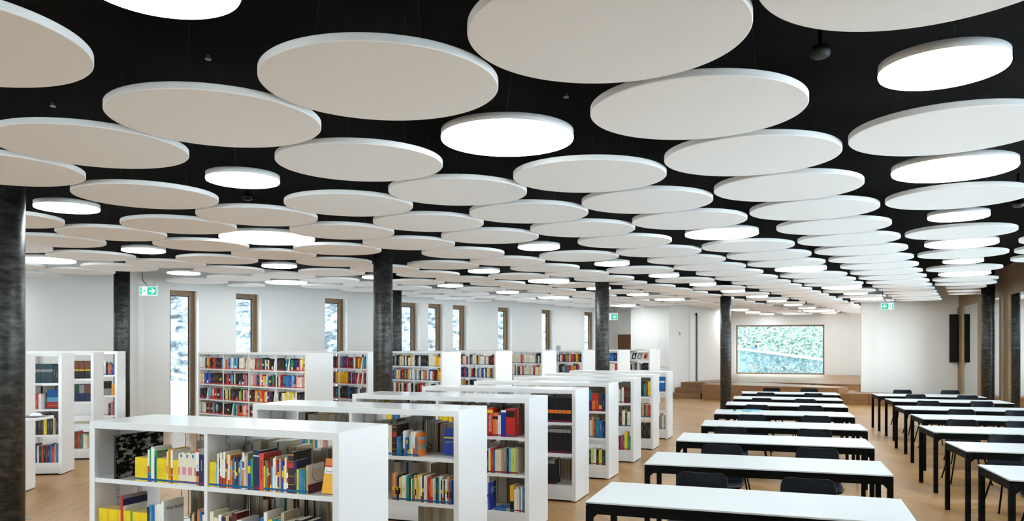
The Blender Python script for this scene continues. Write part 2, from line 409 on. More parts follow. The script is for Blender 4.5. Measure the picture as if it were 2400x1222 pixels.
# loose leaves of the ivy on the slope (nobody could count them)
lm = MB(); rl = random.Random(3)
def leaf(mb, p, s, m):
    a = rl.uniform(0, 6.28); e = Vector((math.cos(a), math.sin(a), rl.uniform(-.6, .6))).normalized(); f = e.cross(Vector((rl.uniform(-1, 1), rl.uniform(-1, 1), rl.uniform(-.3, 1)))).normalized()
    p = Vector(p); mb.quad([p - e * s, p - f * s * .6, p + e * s, p + f * s * .6], m)
for _ in range(5200):
    u, v = rl.random(), rl.random() ** 1.1
    if v < .2 and abs(-5 + 17 * (.28 + .52 * u) - back_t(1748)) < 1.2: continue
    x, y, z = slopef(.28 + .52 * u, v * .62); leaf(lm, (x - BNO.x * .02 * rl.random(), y - BNO.y * .02 * rl.random(), z + rl.uniform(.05, .16)), rl.uniform(.025, .07), 0 if rl.random() < .5 else 1)
for _ in range(900):
    t = rl.uniform(BT0 - .3, BT1 + .3); z = rl.uniform(.35, 1.0); o = 2.2 - rl.uniform(.14, .3)
    if NZ.noise((t * 1.3, z * 2, 8)) > .0: leaf(lm, (*back_p(t, o), z), rl.uniform(.02, .05), 0 if rl.random() < .45 else 1)
struct(lm.build('ivy_leaves', [M['leaf'], M['snowleaf']]), 'stuff')
# beyond the facade: snowy ground and a pale rendered house wall
gd = MB(); gd.prism([fac_p(tb - 8, .21), fac_p(tb - 8, 30), fac_p(22, 30), fac_p(22, .21)][::-1], -.25, -.05); struct(gd.build('snow_land', M['snow']))
gw = MB(); gw.prism([fac_p(-26, 8), fac_p(-26, 9), fac_p(22, 9), fac_p(22, 8)][::-1], -.1, 5.5); struct(gw.build('wall_house', M['concrete']))  # house wall run on out of view to block sky light
bgd = MB(); bgd.prism([(-30, -20), (25, -20), (25, -4.5), (-30, -4.5)], -.3, -.02); struct(bgd.build('snow_land', M['snow']))
# ------------------------------------------------------------------ columns
def column(px, d, r, label):
    x, y = at_d(px, d)
    t = tag(empty('steel_column', (x, y, 0)), label, 'column', 'round steel columns')
    m = MB(); m.lathe([(r, .03), (r, CEIL - .03)], 48); m.build('shaft', M['steel'], t, smooth=True)
    m = MB(); m.lathe([(r + .004, 0), (r + .004, .03)], 48); m.build('base_ring', M['blackmetal'], t, smooth=True)
    m = MB(); m.lathe([(r + .02, CEIL - .03), (r + .02, CEIL)], 48); m.build('head_plate', M['blackmetal'], t, smooth=True)
    return t
column(13, 6.9, .15, 'dark steel column cut by the photo edge, beside the catalogue desk')
column(897.5, 11.95, .147, 'dark steel column rising behind the second and third low bookcases')
column(285.5, 15.2, .145, 'dark steel column behind the tall bookcases by the blank wall, beside a green sign')
column(928, 19.05, .14, 'dark steel column half hidden behind another column, in front of a window')
column(1411.5, 16.45, .149, 'grey steel column behind the tall bookcases, beside a small green sign')
column(1701, 21.3, .147, 'dark steel column before the stage, beside the desk rows')
column(2315.5, 18.4, .145, 'dark bluish steel column standing against the glass facade')

# ------------------------------------------------------------------ ceiling: a square lattice of round pieces
LX, LY, LA, LT = .585, 6.139, 1.254, 1.0396
HZ = EYE + 1.3225
def site(i, j):
    return LX + LA * (i * math.cos(LT) + j * math.sin(LT)), LY + LA * (i * math.sin(LT) - j * math.cos(LT))
ROWS = {
    3: (5, 7, {}), 2: (-2, 14, {-1: 's', 1: 'M', 3: 's', 5: 'M', 7: 's', 9: 'M', 12: 'm', 13: 'm', 14: 'm'}), 1: (-2, 16, {}),
    0: (-3, 16, {-3: 's', -1: 'M', 3: 'M', 7: 'M', 11: 'M', 13: 's', 15: 'M'}), -1: (-3, 24, {}),
    -2: (-2, 24, {-1: 's', 3: 's', 5: 's', 7: 's', 9: 's', 11: 's', 13: 's', 15: 's', 17: 's', 19: 's', 21: 'L', 23: 's', 24: 'm'}),
    -3: (-2, 23, {8: 'm'}),
    -4: (-1, 23, {-1: 's', 1: 'L', 3: 'x', 5: 's', 7: 'M', 9: 's', 11: 's', 13: 'M', 19: 'M', 20: 'm', 21: 's', 23: 's'}),
    -5: (-1, 15, {}), -6: (0, 16, {1: 's', 3: 's', 5: 's', 7: 's', 9: 's', 11: 'M', 15: 'M', 16: 'm'}), -7: (0, 15, {}),
    -8: (1, 11, {1: 'M', 3: 's', 5: 'M', 11: 'm'}), -9: (1, 5, {3: 'x', 5: 'm'}), -10: (2, 2, {2: 'm'}),
}
RAD = {'P': .6, 'm': .41, 's': .287, 'M': .43, 'L': .575}
def disc_mesh(r, th=.04):
    m = MB(); m.lathe([(r - .004, 0), (r, .004), (r, th - .003), (r - .003, th)], 96 if r > .5 else 72); me = m.mesh('disc', M['disc'])
    return me
DM = {k: disc_mesh(v) for k, v in (('P', .6), ('P2', .582), ('m', .41))}
wm = MB()
for a in (.5,): wm.tube([(.34 * math.cos(a), .34 * math.sin(a), .04), (.3 * math.cos(a), .3 * math.sin(a), CEIL - HZ)], .0014, 5)
WIRE = wm.mesh('suspension_wire', M['darkgrey'])
bm_ = MB(); bm_.lathe([(.009, -.003), (.007, .002)], 10); BOLT = bm_.mesh('bolt', M['greybox'])
LMESH = {}
for k in 'sML':
    r = RAD[k]; h = .062
    a = MB(); a.lathe([(r - .004, .020), (r, .022), (r, h), (r - .004, h + .002)], 72); 
    b = MB(); b.lathe([(r - .016, .0), (r - .004, .004), (r - .0005, .012), (r - .0005, .0215)], 72)
    c = MB(); c.lathe([(r * .62, h), (r * .62, h + .022), (r * .6, h + .026)], 48)
    e = MB(); e.tube([(r * .2, 0, h + .02), (r * .25, .02, h + .2), (r * .1, .05, CEIL - HZ)], .004, 6)
    LMESH[k] = (a.mesh('housing', M['rimwhite'], True), b.mesh('diffuser', M['lamp']), c.mesh('driver_box', M['rimwhite'], True), e.mesh('cable', M['darkgrey']))
SIZE = {'s': 'small', 'M': 'medium', 'L': 'large'}
rowname = {}
for n, j in enumerate(sorted(ROWS, reverse=True)): rowname[j] = ordinal(n + 1)
FIX = {(-3, -1): (-.12, -.13), (16, -6): (-.2, -.3)}
def link(name, me, parent=None, loc=(0, 0, 0), rz=0.):
    o = bpy.data.objects.new(name, me); COL.objects.link(o); o.parent = parent; o.location = loc; o.rotation_euler = (0, 0, rz); return o
# added fill lamps on unseen lattice sites behind and beside the camera
FILL_LAMPS = [(-4, -1), (-5, 1), (-6, -1), (-3, -5), (-3, -7), (-1, -8), (0, -10), (-2, -9), (2, -12), (-5, -4)]
for j, (i0, i1, sp) in ROWS.items():
    pos = 0
    for i in range(i0, i1 + 1):
        k = sp.get(i, 'P')
        if k == 'x': continue
        pos += 1
        x, y = site(i, j); dx, dy = FIX.get((i, j), (0, 0)); x += dx; y += dy
        if j == 2: x -= .03
        if j == 3: x -= .05
        ps = ordinal(pos); rz = (i * 1.7 + j * .9) % 6.28
        where = '%s from the front in %s diagonal row from the glass facade' % (ps, rowname[j])
        if k in 'Pm':
            me = DM['m'] if k == 'm' else (DM['P2'] if j == 2 else DM['P'])
            o = link('hanging_acoustic_disc', me, None, (x, y, HZ + .002 * ((i * 3 + j * 5) % 3)), 0)
            tag(o, ('narrow ' if k == 'm' else '') + 'white ceiling disc, ' + where, 'ceiling disc', 'white acoustic discs under the black ceiling')
            if k == 'P' and y < 12:
                for q in range(3): link('suspension_wire', WIRE, o, (0, 0, 0), rz + 2.1 * q)
                if (i, j) in ((0, -3), (1, -3), (4, 2), (3, 2), (6, 1), (4, 1), (3, -3), (2, -2)): link('bolt', BOLT, o)
        else:
            t = tag(empty('hanging_round_lamp', (x, y, HZ + .006)), '%s lit round lamp, ' % SIZE[k] + where.replace('glass facade', 'facade'), 'ceiling lamp', 'lit round lamps hanging among the discs')
            h, d, c, e = LMESH[k]
            link('housing', h, t); link('diffuser', d, t)
            if y < 19: link('driver_box', c, t); link('cable', e, t, rz=rz)

for n, (i, j) in enumerate(FILL_LAMPS):
    x, y = site(i, j); t = tag(empty('hanging_round_lamp', (x, y, HZ + .006)), 'medium lit round lamp added out of view to brighten the room', 'ceiling lamp', 'lit round lamps added out of view')
    h, d, c, e = LMESH['M']; link('housing', h, t); link('diffuser', d, t)
# ------------------------------------------------------------------ emergency signs, detectors, sprinklers
def exit_sign(px, d, ztop, flip, label):
    x, y = at_d(px, d); ang = -math.atan2(x, y) * .5
    t = tag(empty('hanging_exit_sign', (x, y, ztop)), label, 'exit sign', 'green emergency exit signs')
    t.rotation_euler = (0, 0, ang); W, H = .30, .165
    m = MB(); m.box((-W / 2 - .005, -.02, -.03), (W / 2 + .005, .02, .0)); m.build('housing', M['greybox'], t)
    m = MB(); m.box((-W / 2, -.006, -.03 - H), (W / 2, .006, -.03)); m.build('light_plate', M['whitelit'], t)
    yf = -.0075; b = .012; z0, z1 = -.03 - H + b, -.03 - b; s = -1 if flip else 1
    m = MB()
    def q(x0, x1, za, zb, y=yf): m.quad([(min(s * x0, s * x1), y, za), (max(s * x0, s * x1), y, za), (max(s * x0, s * x1), y, zb), (min(s * x0, s * x1), y, zb)])
    q(-.02, W / 2 - b, z0, z1); m.build('green_field', M['greenlit'], t)
    m = MB(); q(-W / 2 + b, -W / 2 + .04, z0, z1); m.build('green_field', M['greenlit'], t)
    m = MB(); cz = (z0 + z1) / 2; yy = yf - .0008
    arrow = [(.015, -.013), (.05, -.013), (.035, -.045), (.065, -.045), (.115, 0), (.065, .045), (.035, .045), (.05, .013), (.015, .013)]
    # arrow as a shaft, a head and two barbs
    for P in ([(.015, -.014), (.08, -.014), (.08, .014), (.015, .014)], [(.045, -.048), (.072, -.048), (.118, 0), (.09, 0)], [(.09, 0), (.118, 0), (.072, .048), (.045, .048)]):
        pts = [(s * a, yy, cz + c) for a, c in P]; m.quad(pts if s > 0 else pts[::-1])
    m.build('arrow', M['whitelit'], t)
    m = MB()    # running figure in the white doorway
    def limb(a, c, w):
        a, c = Vector((s * a[0], 0, cz + a[1])), Vector((s * c[0], 0, cz + c[1])); n = Vector((-(c - a).z, 0, (c - a).x)).normalized() * w
        m.quad([(p.x, yy, p.z) for p in (a - n, c - n, c + n, a + n)])
    m.quad([(s * -.062 + .008 * math.cos(k * .785), yy, cz + .036 + .008 * math.sin(k * .785)) for k in range(8)])
    limb((-.066, .024), (-.074, -.005), .007); limb((-.066, .022), (-.045, .008), .0035); limb((-.045, .008), (-.036, .018), .003); limb((-.068, .022), (-.088, .012), .0035); limb((-.088, .012), (-.092, -.004), .003)
    limb((-.074, -.005), (-.052, -.018), .0045); limb((-.052, -.018), (-.058, -.042), .004); limb((-.074, -.005), (-.082, -.028), .0045); limb((-.082, -.028), (-.1, -.036), .004)
    m.build('running_figure', M['greenlit'], t)
    m = MB()
    for sx in (-.08, .08): m = MB(); m.tube([(sx, 0, 0), (sx, 0, CEIL - ztop)], .0015, 5); m.build('suspension_wire', M['darkgrey'], t)
    m = MB(); m.tube([(-.02, 0, 0), (-.06, .0, .03), (-.1, .01, .09), (-.11, .01, .2), (-.11, .01, CEIL - ztop)], .006, 8); m.build('cable', M['blackmetal'], t)
    return t
exit_sign(348, 14.2, 2.89, False, 'lit green exit sign with arrow pointing away from the blank wall corner')
exit_sign(2080, 19.35, 2.87, True, 'lit green exit sign with left arrow before the front wall')
exit_sign(1434, 20.35, 2.645, False, 'small lit green exit sign half hidden by a grey steel column')
def detector(px, py, d, r, label):
    x, y = at_d(px, d); z = EYE + (CY - py) / F * d
    t = tag(empty('hanging_smoke_detector', (x, y, z)), label, 'smoke detector', 'dark smoke detectors')
    m = MB(); m.lathe([(r * .55, -.035), (r * .9, -.022), (r, .0), (r * .85, .012)], 32); m.build('sensor_dome', M['darkgrey'], t, smooth=True)
    m = MB(); m.lathe([(r * .8, .012), (r * .75, .03)], 32); m.build('mounting_plate', M['blackmetal'], t, smooth=True)
    m = MB(); m.tube([(0, 0, .03), (0, 0, CEIL - z)], .012, 10); m.build('drop_rod', M['blackmetal'], t)
detector(1922, 122, 4.35, .058, 'dark smoke detector under the black slab beside the top lit lamp')
detector(580, 462, 8.3, .058, 'dark smoke detector below the small lamp over the far shelves')
detector(2386, 479, 8.2, .06, 'dark smoke detector beside the glass facade')
def sprinkler(px, py, label):
    d = (CEIL - .02 - EYE) * F / (CY - py); x, y = at_d(px, d)
    m = MB(); m.lathe([(.012, 0), (.012, -.02), (.02, -.024), (.02, -.03)], 16)
    o = m.build('hanging_sprinkler', M['plate'], None, (x, y, CEIL), smooth=True); tag(o, label, 'sprinkler', 'small sprinkler heads')
sprinkler(488, 136, 'tiny sprinkler head on the black slab below the cut-off lamp')
sprinkler(124, 247, 'tiny sprinkler head on the slab beside the edge column')
sprinkler(1327, 226, 'tiny sprinkler head on the slab below the biggest disc')

# ------------------------------------------------------------------ wall details
def wall_box(mb, p, d, n, x0, x1, o0, o1, z0, z1):
    p, d, n = Vector(p), Vector(d), Vector(n)
    q = [p + d * x0 + n * o0, p + d * x1 + n * o0, p + d * x1 + n * o1, p + d * x0 + n * o1]
    a = (q[1] - q[0]).cross(q[3] - q[0]) if False else (q[1] - q[0]).x * (q[3] - q[0]).y - (q[1] - q[0]).y * (q[3] - q[0]).x
    mb.prism([tuple(v) for v in (q if a > 0 else q[::-1])], z0, z1)
# corridor door
cd = (Vector(cor_back) - Vector(cor_end)).normalized(); cn = Vector((cd.y, -cd.x))
if cn.dot(Vector((0, -1))) < 0: cn = -cn
r = struct(empty('door_1'))
m = MB(); wall_box(m, cor_end, cd, cn, .06, 1.0, 0.0, .04, 0, 2.19); m.build('door_leaf', M['doorwood'], r)
m = MB(); m.tube([Vector((*(Vector(cor_end) + cd * .14 + cn * .08), 1.05)), Vector((*(Vector(cor_end) + cd * .28 + cn * .08), 1.05))], .01, 10); m.build('door_handle', M['plate'], r)
# hatch in the white block
pd = (Vector(P_r) - Vector(P_l)).normalized(); pn = Vector((pd.y, -pd.x)); pl = (Vector(P_r) - Vector(P_l)).length
def p_t(px):
    k = (px - CX) / F; return (k * P_l[1] - P_l[0]) / (pd.x - k * pd.y)
m = MB(); wall_box(m, P_l, pd, pn, p_t(1543), p_t(1561), .003, .014, 1.06, 2.0)
tag(m.build('wall_hatch', M['lacquer'], bevel=.004), 'narrow white flush hatch in the white block wall beside the stage', 'hatch')
# sliding partition with its dark slot on the stage wall
sd = (Vector(S_l1) - Vector(S_l0)).normalized(); sn = Vector((sd.y, -sd.x))
def s_t(px):
    k = (px - CX) / F; return (k * S_l0[1] - S_l0[0]) / (sd.x - k * sd.y)
t = tag(empty('sliding_partition', (*(Vector(S_l0) + sd * s_t(1629)), STG)), 'white sliding partition with a black slot, on the wall beside the stage', 'partition')
def rel(mb): 
    ox, oy, oz = t.location; mb.v = [(a - ox, b - oy, c - oz) for a, b, c in mb.v]
m = MB(); wall_box(m, S_l0, sd, sn, s_t(1613.5), s_t(1626.3), .004, .07, STG, 2.84); rel(m); m.build('leaf', M['wall'], t)
m = MB(); wall_box(m, S_l0, sd, sn, s_t(1632.2), s_t(1645), .004, .07, STG, 2.84); rel(m); m.build('leaf', M['wall'], t)
m = MB(); wall_box(m, S_l0, sd, sn, s_t(1627), s_t(1631.5), .004, .02, STG, 2.84); rel(m); m.build('slot', M['speaker'], t)
m = MB(); c = Vector(S_l0) + sd * s_t(1629.3) + sn * .05
for k in range(1): m.tube([(*c, 2.84), (*c, 2.94)], .03, 12)
rel(m); m.build('track_roller', M['blackmetal'], t)
# thermostat on the stage wall
m = MB(); wall_box(m, S_l0, sd, sn, s_t(1591), s_t(1594), 0, .02, 2.14, 2.24); tag(m.build('wall_thermostat_mount', M['greybox']), 'small grey thermostat on the white wall beside the sliding partition', 'thermostat')
# loudspeaker column on the front wall beside the facade
fd = (Vector(FW_r) - Vector(FW_l)).normalized(); fn = Vector((fd.y, -fd.x)); fll = (Vector(FW_r) - Vector(FW_l)).length
c = Vector(FW_l) + fd * (fll - .16) + fn * .04
t = tag(empty('wall_mount_loudspeaker', (*c, 1.28), math.atan2(fd.y, fd.x)), 'tall black loudspeaker on the white front wall beside the oak post', 'loudspeaker')
m = MB(); m.box((-.1, -.15, .0), (.1, .0, 1.43)); m.build('cabinet', M['speaker'], t, bevel=.006)
m = MB(); m.box((-.09, -.158, .02), (.09, -.15, 1.41)); m.build('grille', M['speaker'], t)
m = MB(); m.box((-.03, .0, .5), (.03, .04, .9)); m.build('bracket', M['blackmetal'], t)

# ------------------------------------------------------------------ stage with its steps and benches
def pl(px, py, z): return at_z(px, py, z)
st = tag(empty('wooden_stage', (8, 26, 0)), 'wide oak stage platform with three steps in front of the picture window', 'stage')
def stg(name, pts, z0, z1):
    a = sum(pts[i][0] * pts[(i + 1) % len(pts)][1] - pts[(i + 1) % len(pts)][0] * pts[i][1] for i in range(len(pts)))
    mb = MB(); mb.prism([(x - 8, y - 26) for x, y in (pts if a > 0 else pts[::-1])], z0, z1)
    return mb.build(name, M['oak'], st, bevel=.003)
wl = lambda y: (S_l0[0] + sd.x * (y - S_l0[1]) / sd.y + .01, y)        # on the stage-left wall at depth y
main_l, main_r = pl(1736, 895, STG), pl(2019, 902, STG)
stg('platform', [(wl(26.95)[0], 26.95), (7.2, 26.3), (7.9, 27.35), main_r, (11.2, 25.2), (15.0, 32.75), (9.75, 34.7), (8.05, 29.5)], 0, STG)
ue = Vector((.93, -.37)); A = Vector(wl(26.3))
e1 = A + ue * 1.05
stg('step', [tuple(A), tuple(e1), tuple(e1 + Vector((.3, .9))), wl(27.0)], 0, .17)
A2 = Vector(wl(26.62)); e2 = A2 + ue * 1.1
stg('step', [tuple(A2), tuple(e2), tuple(e2 + Vector((.3, .7))), wl(27.2)], .17, .34)
b_l, b_r, b_rb = pl(1645.6, 901.2, STG), pl(1965, 910, STG), pl(1988.8, 907.2, STG)
stg('block', [b_l, b_r, b_rb, (7.95, 27.3), (6.6, 26.6)], 0, STG)
q0, q1 = Vector(pl(1966.7, 922.5, .34)), Vector(pl(2053, 924.7, .34)); qd = (q1 - q0).normalized()
stg('bench', [tuple(q0), tuple(q0 + qd * 3.0), tuple(q0 + qd * 3.0 + Vector((.3, .7))), (10.7, 24.1), (10.76, 24.65), (10.95, 25.2), (8.2, 27.0)], 0, .34)
# ------------------------------------------------------------------ reading tables and chairs
def make_table():
    t = empty('reading_table'); L, D, H = 2.0, .8, .74
    m = MB(); m.box((0, 0, H - .012), (L, D, H)); m.build('table_top', M['top'], t, bevel=.0015)
    m = MB(); m.box((.0, .0, H - .02), (L, D, H - .0122)); m.build('edge_board', M['blackmetal'], t)
    q = .045
    for x in (0, L - q):
        for y in (0, D - q):
            m = MB(); m.box((x, y, 0), (x + q, y + q, H - .026)); m.build('leg', M['blackmetal'], t, bevel=.003)
    for a, b in (((q, .004, 0), (L - q, .03, 0)), ((q, D - .03, 0), (L - q, D - .004, 0)), ((.004, q, 0), (.03, D - q, 0)), ((L - .03, q, 0), (L - .004, D - q, 0))):
        m = MB(); m.box((a[0], a[1], H - .082), (b[0], b[1], H - .022))
        if b[0] - a[0] > .5:
            for x, s in ((a[0], 1), (b[0], -1)):     # gusset at the leg
                P = [(x, H - .08), (x + s * .035, H - .08), (x, H - .115)]
                n = len(m.v); m.v += [(u, a[1], v) for u, v in P] + [(u, b[1], v) for u, v in P]
                m.face((n, n + 1, n + 2)); m.face((n + 5, n + 4, n + 3))
                for i in range(3): m.face((n + i, n + 3 + i, n + 3 + (i + 1) % 3, n + (i + 1) % 3))
        m.build('apron_rail', M['blackmetal'], t)
    return t
def make_chair():
    t = empty('shell_chair')
    prof = [(-.215, .428, .205), (-.205, .448, .215), (-.16, .456, .225), (-.05, .449, .232), (.06, .444, .230), (.14, .452, .222), (.185, .475, .212), (.21, .52, .203), (.222, .58, .198), (.232, .65, .197), (.240, .71, .196), (.246, .755, .192), (.250, .782, .178), (.251, .790, .150)]
    NU = 10; mb = MB()
    for k, (y, z, hw) in enumerate(prof):
        for i in range(NU + 1):
            u = -1 + 2 * i / NU; f = k / (len(prof) - 1)
            cup = .012 * u * u * (1 if k < 6 else 0); wrap = -.03 * u * u * max(0, min(1, (f - .4) * 3))
            mb.v.append((u * hw, y + wrap, z + cup))
    for k in range(len(prof) - 1):
        for i in range(NU):
            a = k * (NU + 1) + i; mb.face((a, a + 1, a + NU + 2, a + NU + 1))
    o = mb.build('seat_shell', M['shell'], t, smooth=True)
    s = o.modifiers.new('thick', 'SOLIDIFY'); s.thickness = .012; s.offset = -1
    s = o.modifiers.new('smooth', 'SUBSURF'); s.levels = 1; s.render_levels = 1
    m = MB(); m.box((-.15, -.13, .415), (.15, .13, .433)); m.build('mounting_plate', M['blackmetal'], t, bevel=.004)
    for sx in (-1, 1):
        for sy in (-1, 1):
            m = MB(); m.tube([(sx * .14, sy * .115, .425), (sx * .155, sy * .13, .40), (sx * .235, sy * .235, .008)], .012, 10, r2=.009)
            lg = m.build('leg', M['blackmetal'], t, smooth=True)
            g = MB(); g.lathe([(.014, 0), (.014, .008), (.01, .014)], 12, x=sx * .236, y=sy * .236); g.build('foot_glide', M['blackmetal'], lg, smooth=True)
    return t
tab0 = make_table(); TT = tree_of(tab0); ch0 = make_chair(); CT = tree_of(ch0)
used = {'t': False, 'c': False}
def place(kind, x, y, rz):
    p, tr = (tab0, TT) if kind == 't' else (ch0, CT)
    if not used[kind]:
        used[kind] = True; p.location = (x, y, 0); p.rotation_euler = (0, 0, rz); return p
    return clone(p, (x, y, 0), rz, tr)
TL = [(1372.4, 1176), (1510.3, 1086.9), (1584.2, 1032.6), (1643.5, 997.5), (1673.5, 969.5), (1700.4, 948.8), (1718.7, 934.5), (1738.9, 922.3)]
TRr = [None, (2092.6, 1112.4), (2048.3, 1050.6), (2031.7, 1008), (2001.7, 976.8), (1986.8, 955.8), (1974, 939.2), (1967, 924.3)]
TPOS = []
for k, (px, py) in enumerate(TL):
    x, y = at_z(px, py, .74); a = R(19.6)
    if TRr[k]:                                            # turn so that the far corner falls where the photograph has it
        best = None
        for s in range(120, 270):
            aa = R(s / 10); ex = (x + 2 * math.cos(aa)) / (y - 2 * math.sin(aa)) * F + CX; e = abs(ex - TRr[k][0])
            if best is None or e < best[0]: best = (e, aa)
        a = .5 * best[1] + .5 * a
    TPOS.append((x, y, a)); o = place('t', x, y, -a)
    lab = ['white reading table nearest to us in the row beside the low bookcases', None, None, None, 'white reading table with light blue papers on it, beside the column', None, None, 'white reading table closest to the stage, in the row beside the column'][k] or \
        'white reading table, %s from the near end of the row beside the low bookcases' % ordinal(k + 1)
    tag(o, lab, 'table', 'white reading tables in two rows')
RLs = [(2366, 1125), (2264.3, 1057.4), (2189.5, 1013), (2163, 982), (2119.9, 959.7), (2092.8, 941), (2058.3, 928)]
RPOS = []
for k, (px, py) in enumerate(RLs):
    x, y = at_z(px, py, .74); a = R(15.5); RPOS.append((x, y, a)); o = place('t', x, y, -a)
    tag(o, 'white reading table, %s from the near end of the row beside the glass facade' % ordinal(k + 1), 'table', 'white reading tables in two rows')
CH = [[(1646, 1110.4), (1894, 1124.4)], [(1692.8, 1044.8), (1915.5, 1052.7)], [(1712, 1002.5), (1909.3, 1007.7)], [(1760.7, 973.3), (1912.3, 976)], [(1774, 950), (1899.7, 952)], [(1785.2, 934.5), (1887, 936.3)], [(1794.5, 921.4), (1906, 923)], [(1808.5, 910), (1896.6, 911.5)]]
rc = random.Random(5)
for k, pr in enumerate(CH):
    for q, (px, py) in enumerate(pr):
        x, y = at_z(px, py, .785); a = TPOS[k][2] + rc.uniform(-.05, .05)
        o = place('c', x - .235 * math.sin(a), y - .235 * math.cos(a), -a)
        tag(o, 'black shell chair, %s one behind the %s table of the row beside the bookcases' % (('bookcase-side', 'facade-side')[q], ordinal(k + 1)), 'chair', 'black shell chairs at the reading tables')
# one more chair in front of the first table, only its back edge in view
x, y, a = TPOS[0]; 
o = place('c', 1.05, 3.98, -R(19)); tag(o, 'black shell chair before the first table, only its back edge showing', 'chair', 'black shell chairs at the reading tables')
CR = [(6, [(2114.7, 914.7), (2226.9, 915.8)]), (5, [(2146, 925.6), (2267.5, 927.6)]), (4, [(2175, 940.7), (2300.3, 942)]), (3, [(2252.5, 961), (2386, 963.5)]), (2, [(2253.2, 985), (2392, 989)]), (1, [(2358, 1020.7)]), (0, [(2449, 1073)])]
for k, pr in CR:
    for q, (px, py) in enumerate(pr):
        x, y = at_z(px, py, .785); a = RPOS[k][2] + rc.uniform(-.05, .05)
        o = place('c', x - .235 * math.sin(a), y - .235 * math.cos(a), -a)
        tag(o, 'black shell chair, %s one behind the %s table of the row beside the facade' % (('aisle-side', 'facade-side')[q], ordinal(k + 1)), 'chair', 'black shell chairs at the reading tables')
# papers and a pen on the fifth table
def paper(px, py, wd, dp, rz, th, name, col, label, cat, group=None):
    x, y = at_z(px, py, .74)
    m = MB(); m.box((-wd / 2, -dp / 2, 0), (wd / 2, dp / 2, th)); o = m.build(name, mat(name + '_' + str(px), col, .6), None, (x, y, .7402), rz)
    tag(o, label, cat, group); return o
paper(1714, 962.8, .15, .21, -.3, .002, 'paper_sheet', (.38, .72, .86), 'light blue paper sheet, nearest the column on the fifth table', 'paper', 'light blue papers on the fifth table')
paper(1730, 962.8, .15, .21, -.32, .002, 'paper_sheet', (.42, .74, .87), 'light blue paper sheet between another sheet and a blue notebook', 'paper', 'light blue papers on the fifth table')
paper(1761, 963.0, .29, .21, -.34, .008, 'notebook', (.12, .56, .84), 'bright blue notebook lying on the fifth table', 'notebook')
x, y = at_z(1750, 964.9, .74); m = MB(); m.tube([(-.07, 0, .005), (.07, .01, .005)], .0045, 8); tag(m.build('pen', M['darkgrey'], None, (x, y, .7405), -.35), 'dark pen lying in front of the blue notebook', 'pen')

# ------------------------------------------------------------------ catalogue desk beside the edge column
x0, y0 = -4.84, 7.86
t = tag(empty('catalogue_desk', (x0 - .45, y0, 0)), 'white standing catalogue desk half hidden behind the edge column', 'desk')
m = MB(); m.box((-.5, -.31, 1.02), (.45, .31, 1.05)); m.build('desk_top', M['lacquer'], t, bevel=.003)
m = MB(); m.box((-.16, -.04, .012), (-.08, .04, 1.02)); m.build('pedestal', M['plate'], t)
m = MB(); m.prism([(-.42, -.28), (.26, .02), (.33, .12), (-.42, .28)], 0, .012); m.build('base_plate', M['plate'], t)
m = MB(); sx = MB(); sx.lathe([(.0005, 0)] + [(.058 * math.cos(a * .157), .0 + .034 * math.sin(a * .157)) for a in range(0, 11)], 24)
sx.v = [(a * .62, b * 1.05, c) for a, b, c in sx.v]
mo = sx.build('computer_mouse', M['rimwhite'], None, (x0 - .1, y0 + .16, 1.056), -1.1, smooth=True); tag(mo, 'white computer mouse lying on the catalogue desk', 'mouse')
m = MB(); m.box((-.12, -.1, 0), (.12, .1, .004)); tag(m.build('mouse_pad', M['darkgrey'], None, (x0 - .13, y0 + .14, 1.0505), -.1), 'dark mouse pad under the white computer mouse', 'mouse pad')

